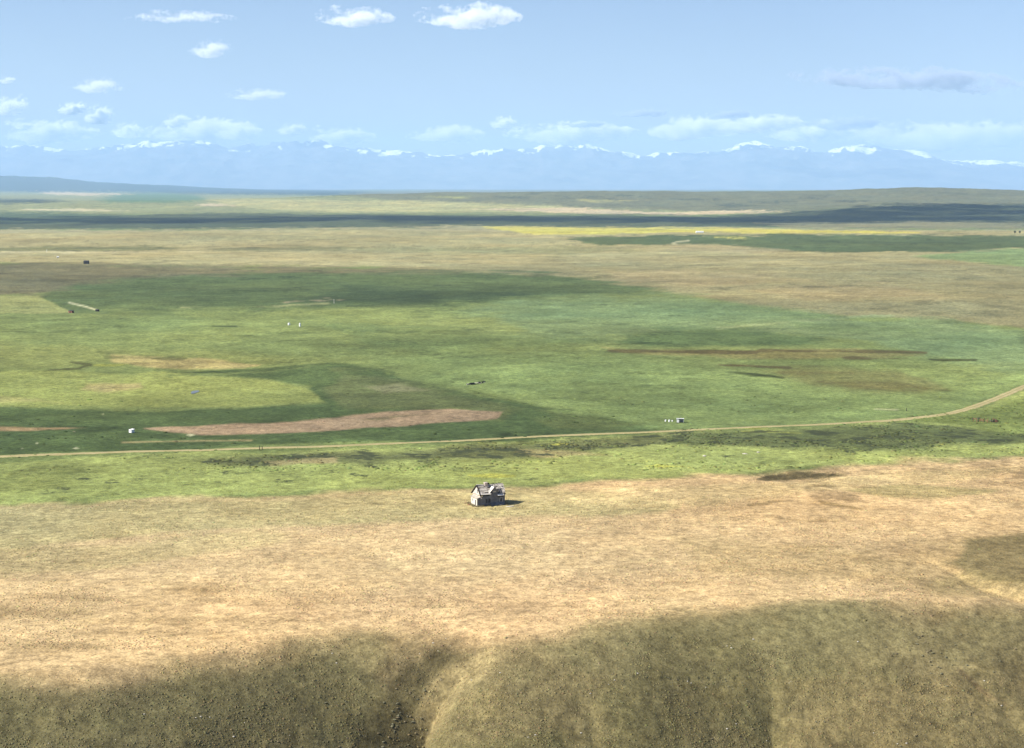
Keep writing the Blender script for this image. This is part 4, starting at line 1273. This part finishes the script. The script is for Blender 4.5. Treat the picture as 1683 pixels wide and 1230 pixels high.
sage = [leafy('sagebrush', .5, 60, M_sage if i % 3 else M_sage2, 20 + i) for i in range(6)]
def place_shrub(px, py, s, lab, grp, i):
    p = at(px, py)
    o = link_mesh('shrub', sage[i % 6])
    o.location = p; s *= .68; o.scale = (s * random.uniform(.9, 1.6), s, s * random.uniform(.6, .95)); o.rotation_euler = (0, 0, random.uniform(0, 6))
    return tag(o, lab, 'shrub', grp)
r_ = random.Random(11)
n_s = 0
for i in range(58):                                   # the dense cluster at the right of the near slope
    px, py = r_.gauss(1520, 45), r_.gauss(1068, 26)
    if py < 1012: continue
    place_shrub(px, py, r_.uniform(.55, 1.15), 'low dark sagebrush in the dense cluster on the right of the near slope', 'sagebrush cluster on the near slope', i)
for i in range(70):
    px, py = r_.uniform(1120, 1683), r_.uniform(1030, 1228)
    place_shrub(px, py, r_.uniform(.4, .9), 'low sagebrush scattered over the right of the near slope', 'sagebrush on the right of the near slope', i)
for i in range(40):
    px, py = r_.uniform(20, 660), r_.uniform(1130, 1228)
    place_shrub(px, py, r_.uniform(.4, .95), 'low sagebrush scattered over the left of the near slope', 'sagebrush on the left of the near slope', i)
for i in range(36):
    t = r_.random(); px, py = 690 - 40*t + r_.gauss(0, 16) - 12, 1130 + 100*t
    place_shrub(px, py, r_.uniform(.6, 1.2), 'dark sagebrush growing down the floor of the main gully', 'sagebrush in the main gully', i)
for (px, py, s, lab) in ((1293,907,.9,'single dark shrub on the dry meadow below the ring of marks'),(1075,994,.8,'single dark shrub on the dry meadow above the main gully'),(861,872,.7,'small dark shrub below the ruined house'),(122,710,2.0,'brown bush at the edge of the left ploughed strip'),(1243,767,1.3,'dark shrub at the edge of the meadow left of the hollow'),(1178,776,1.2,'dark shrub where the meadow meets the green strip'),(908,789,1.2,'small dark shrub at the meadow edge right of the ruined house')):
    place_shrub(px, py, s, lab, None, 1)

def stone_mesh(seed):
    r2 = np.random.default_rng(seed); bm = bmesh.new()
    bmesh.ops.create_icosphere(bm, subdivisions=1, radius=.5)
    for v in bm.verts: v.co = Vector((v.co.x*(1+.4*(r2.random()-.5)), v.co.y*(1+.4*(r2.random()-.5)), max(v.co.z,-.2)*(.7+.3*r2.random())))
    me = bpy.data.meshes.new('stone'); bm.to_mesh(me); bm.free(); me.materials.append(M_stone); return me
stones = [stone_mesh(i) for i in range(5)]
def place_stone(px, py, s, lab, grp=None, sx=1.3):
    o = link_mesh('stone', stones[n_stone[0] % 5]); n_stone[0] += 1
    o.location = at(px, py); o.scale = (s*sx, s, s*.8); o.rotation_euler = (0, 0, random.uniform(-.4, .4)); return tag(o, lab, 'stone', grp)
n_stone = [0]
place_stone(1158, 750, 1.2, 'lone white boulder on the green strip left of the pale pair')
place_stone(1224, 746.5, .9, 'long low pale stone, left of a pair on the green strip', None, 2.6)
place_stone(1246, 744, 1.2, 'upright pale stone, right of a pair on the green strip')
for i, (px, py) in enumerate([(712,1057),(740,1062),(720,1070),(690,1075),(733,1050),(775,1118),(725,1118),(822,1106),(1000,1125),(1045,1106),(1048,1107),(1010,1118),(970,1140),(1130,1120),(1136,1123),(1160,1130),(1195,1062),(1202,1065),(1238,1051),(1300,1120),(1297,1123),(1410,1055),(1618,1119),(1646,1160),(1552,1150),(1436,1205),(1260,1218),(1195,1198),(1210,1190),(1475,1223),(1490,1222),(868,1212),(880,1208),(955,1205),(330,1178),(322,1180),(345,1179),(402,1188),(384,1211),(476,1209),(190,1216),(237,1174),(546,1074),(553,1090),(80,1222)]):
    place_stone(px, py, r_.uniform(.2, .48), 'small pale stone lying on the near slope', 'pale stones on the near slope')

def tree(px, py, h, lab, seed):
    p = at(px, py); root = empty('tree', p); tag(root, lab, 'tree')
    r2 = random.Random(seed)
    mb = MB(); mb.lathe([(.28,-.3),(.2,h*.3),(.1,h*.7)], n=8)
    for i in range(5):
        a = r2.uniform(0, 6.3); z = h*r2.uniform(.3, .55); mb.bar((0,0,z),(math.cos(a)*h*.25, math.sin(a)*h*.25, z+h*.2), .1)
    mb.build('trunk', M_bark, root)
    bm = bmesh.new(); rr = np.random.default_rng(seed)
    for i in range(900):
        d = rr.normal(size=3); d /= np.linalg.norm(d); k = rr.random()**.4
        k *= .75 + .35*math.sin(3*math.atan2(d[1], d[0]) + 4*d[2] + seed)
        c = Vector((d[0]*h*.36*k, d[1]*h*.36*k, h*.62 + d[2]*h*.38*k))
        a = Vector(rr.normal(size=3))*.2; b = Vector(rr.normal(size=3))*.2
        bm.faces.new([bm.verts.new(c-a), bm.verts.new(c+b), bm.verts.new(c+a)])
    me = bpy.data.meshes.new('crown'); bm.to_mesh(me); bm.free(); me.materials.append(M_leaf)
    link_mesh('crown', me, root)
tree(1668, 385, 7, 'left one of two dark trees at the far right of the bench', 5)
tree(1676, 384.5, 6, 'right one of two dark trees at the far right of the bench', 9)

# ------------------------------------------------------------------ grass tufts (uncountable)
def tufts(name, N, ymin, ymax, umax, size, squash, dens, label, seed, dark=(.62, 1.05)):
    """thousands of low grass clumps, each a jagged dome of a few faces, coloured like the ground they grow on"""
    rg = np.random.default_rng(seed)
    # draw by image area so that every distance gets its share
    v = rg.random(N * 2)
    y = 1 / (1 / ymax + v * (1 / ymin - 1 / ymax))
    x = rg.uniform(-umax, umax, N * 2) * y
    iu = np.interp(x / y, COL, np.arange(NC)); iy = np.interp(y, ROW, np.arange(NR))
    gi = (np.round(iy).astype(int) * NC + np.round(iu).astype(int))
    keep = rg.random(N * 2) < dens(gi, x, y)
    x, y, gi = x[keep][:N], y[keep][:N], gi[keep][:N]
    n = len(x)
    z = height_fast(x, y)
    k = 4
    ang = np.arange(k) * 2 * np.pi / k
    r = size * np.minimum(np.exp(rg.normal(0, .45, n)), 1.9)
    rj = r[:, None] * rg.uniform(.65, 1.25, (n, k))
    a0 = rg.uniform(0, 6.28, (n, 1)) + ang[None]
    st = rg.uniform(1.0, 2.0, (n, 1))
    base = np.stack([x[:, None] + st * rj * np.cos(a0), y[:, None] + rj * np.sin(a0), np.repeat(z[:, None], k, 1) - .12], -1)
    rm = rj * rg.uniform(.55, .9, (n, k)); am = a0 + .3
    mid_ = np.stack([x[:, None] + st * rm * np.cos(am), y[:, None] + rm * np.sin(am), z[:, None] + (r * squash)[:, None] * rg.uniform(.45, .95, (n, k))], -1)
    top = np.stack([x + r * rg.uniform(-.2, .2, n), y + r * rg.uniform(-.2, .2, n), z + r * squash * rg.uniform(.9, 1.3, n)], -1)[:, None]
    Vt = np.concatenate([base, mid_, top], 1)
    j = np.arange(k); j2 = (j + 1) % k
    T = np.concatenate([np.stack([j, j2, k + j], 1), np.stack([j2, k + j2, k + j], 1), np.stack([k + j, k + j2, np.full(k, 2 * k)], 1)])
    Qt = (np.arange(n)[:, None, None] * (2 * k + 1) + T[None]).reshape(-1, 3)
    cc = col[gi] * rg.uniform(dark[0], dark[1], (n, 1)) * (1 + rg.normal(0, .06, (n, 3)))
    me = np_mesh(name, Vt.reshape(-1, 3), Qt, M_tuft, True, {'albedo': (np.repeat(np.clip(cc, .01, .9), 2 * k + 1, 0), 'FLOAT_COLOR')}, 3)
    tag(link_mesh(name, me), label, kind='stuff')

M_tuft, n_, l_, p_ = nodes('grass_tuft')
p_.inputs['Roughness'].default_value = 1; p_.inputs['Specular IOR Level'].default_value = .03
a_ = n_.new('ShaderNodeAttribute'); a_.attribute_name = 'albedo'; l_.new(a_.outputs['Color'], p_.inputs['Base Color'])
clump = lambda x, y, s, sd: ss(-.25, .35, fbm(x / s, y / s, sd, 3))
tufts('grass', 76000, 255, 350, .36, .115, .55, lambda g, x, y: sl[g] * (.25 + .75 * clump(x, y, 7, 201)), 'coarse grass tufts on the near slope', 1, (.85, 1.45))
tufts('dry_grass', 40000, 330, 620, .36, .17, .45, lambda g, x, y: (1 - sl[g]) * (PY[g] > 770) * (.12 + .88 * clump(x, y, 22, 203)), 'dry grass tufts on the tan meadow', 2, (.86, 1.12))
tufts('brush', 12000, 540, 760, .36, .42, .5, lambda g, x, y: (.05 + scrub[g]) * clump(x, y, 26, 207) * (PY[g] < 830), 'low brush on the rough green strip beside the road', 3, (.6, 1.1))

def weeds():
    c = HOUSE.location; rg = np.random.default_rng(77)
    bm = bmesh.new()
    for i in range(420):
        side = i % 4
        a, b = rg.uniform(-5.6, 4.8), rg.uniform(-2.9, 3.6)
        if side == 0: b = -2.75 - abs(rg.normal(0, .5))
        elif side == 1: b = 3.45 + abs(rg.normal(0, .5))
        elif side == 2: a = -5.45 - abs(rg.normal(0, .5))
        else: a = 4.5 + abs(rg.normal(0, .5))
        th = HOUSE.rotation_euler.z
        x, y = c.x + a * math.cos(th) - b * math.sin(th), c.y + a * math.sin(th) + b * math.cos(th)
        z = gh(x, y)[0]
        for k in range(5):
            d = rg.uniform(0, 6.28); h = rg.uniform(.2, .65); w = .05
            ex, ey = math.cos(d) * .22, math.sin(d) * .22
            bm.faces.new([bm.verts.new((x - w * math.sin(d), y + w * math.cos(d), z - .05)), bm.verts.new((x + w * math.sin(d), y - w * math.cos(d), z - .05)), bm.verts.new((x + ex, y + ey, z + h))])
    me = bpy.data.meshes.new('weeds'); bm.to_mesh(me); bm.free()
    me.materials.append(plain_mat('dry_weeds', (.30, .25, .14), (.20, .18, .09), .6, 1, .05))
    tag(link_mesh('weeds', me), 'dry weeds growing against the walls of the ruined house', kind='stuff')
weeds()
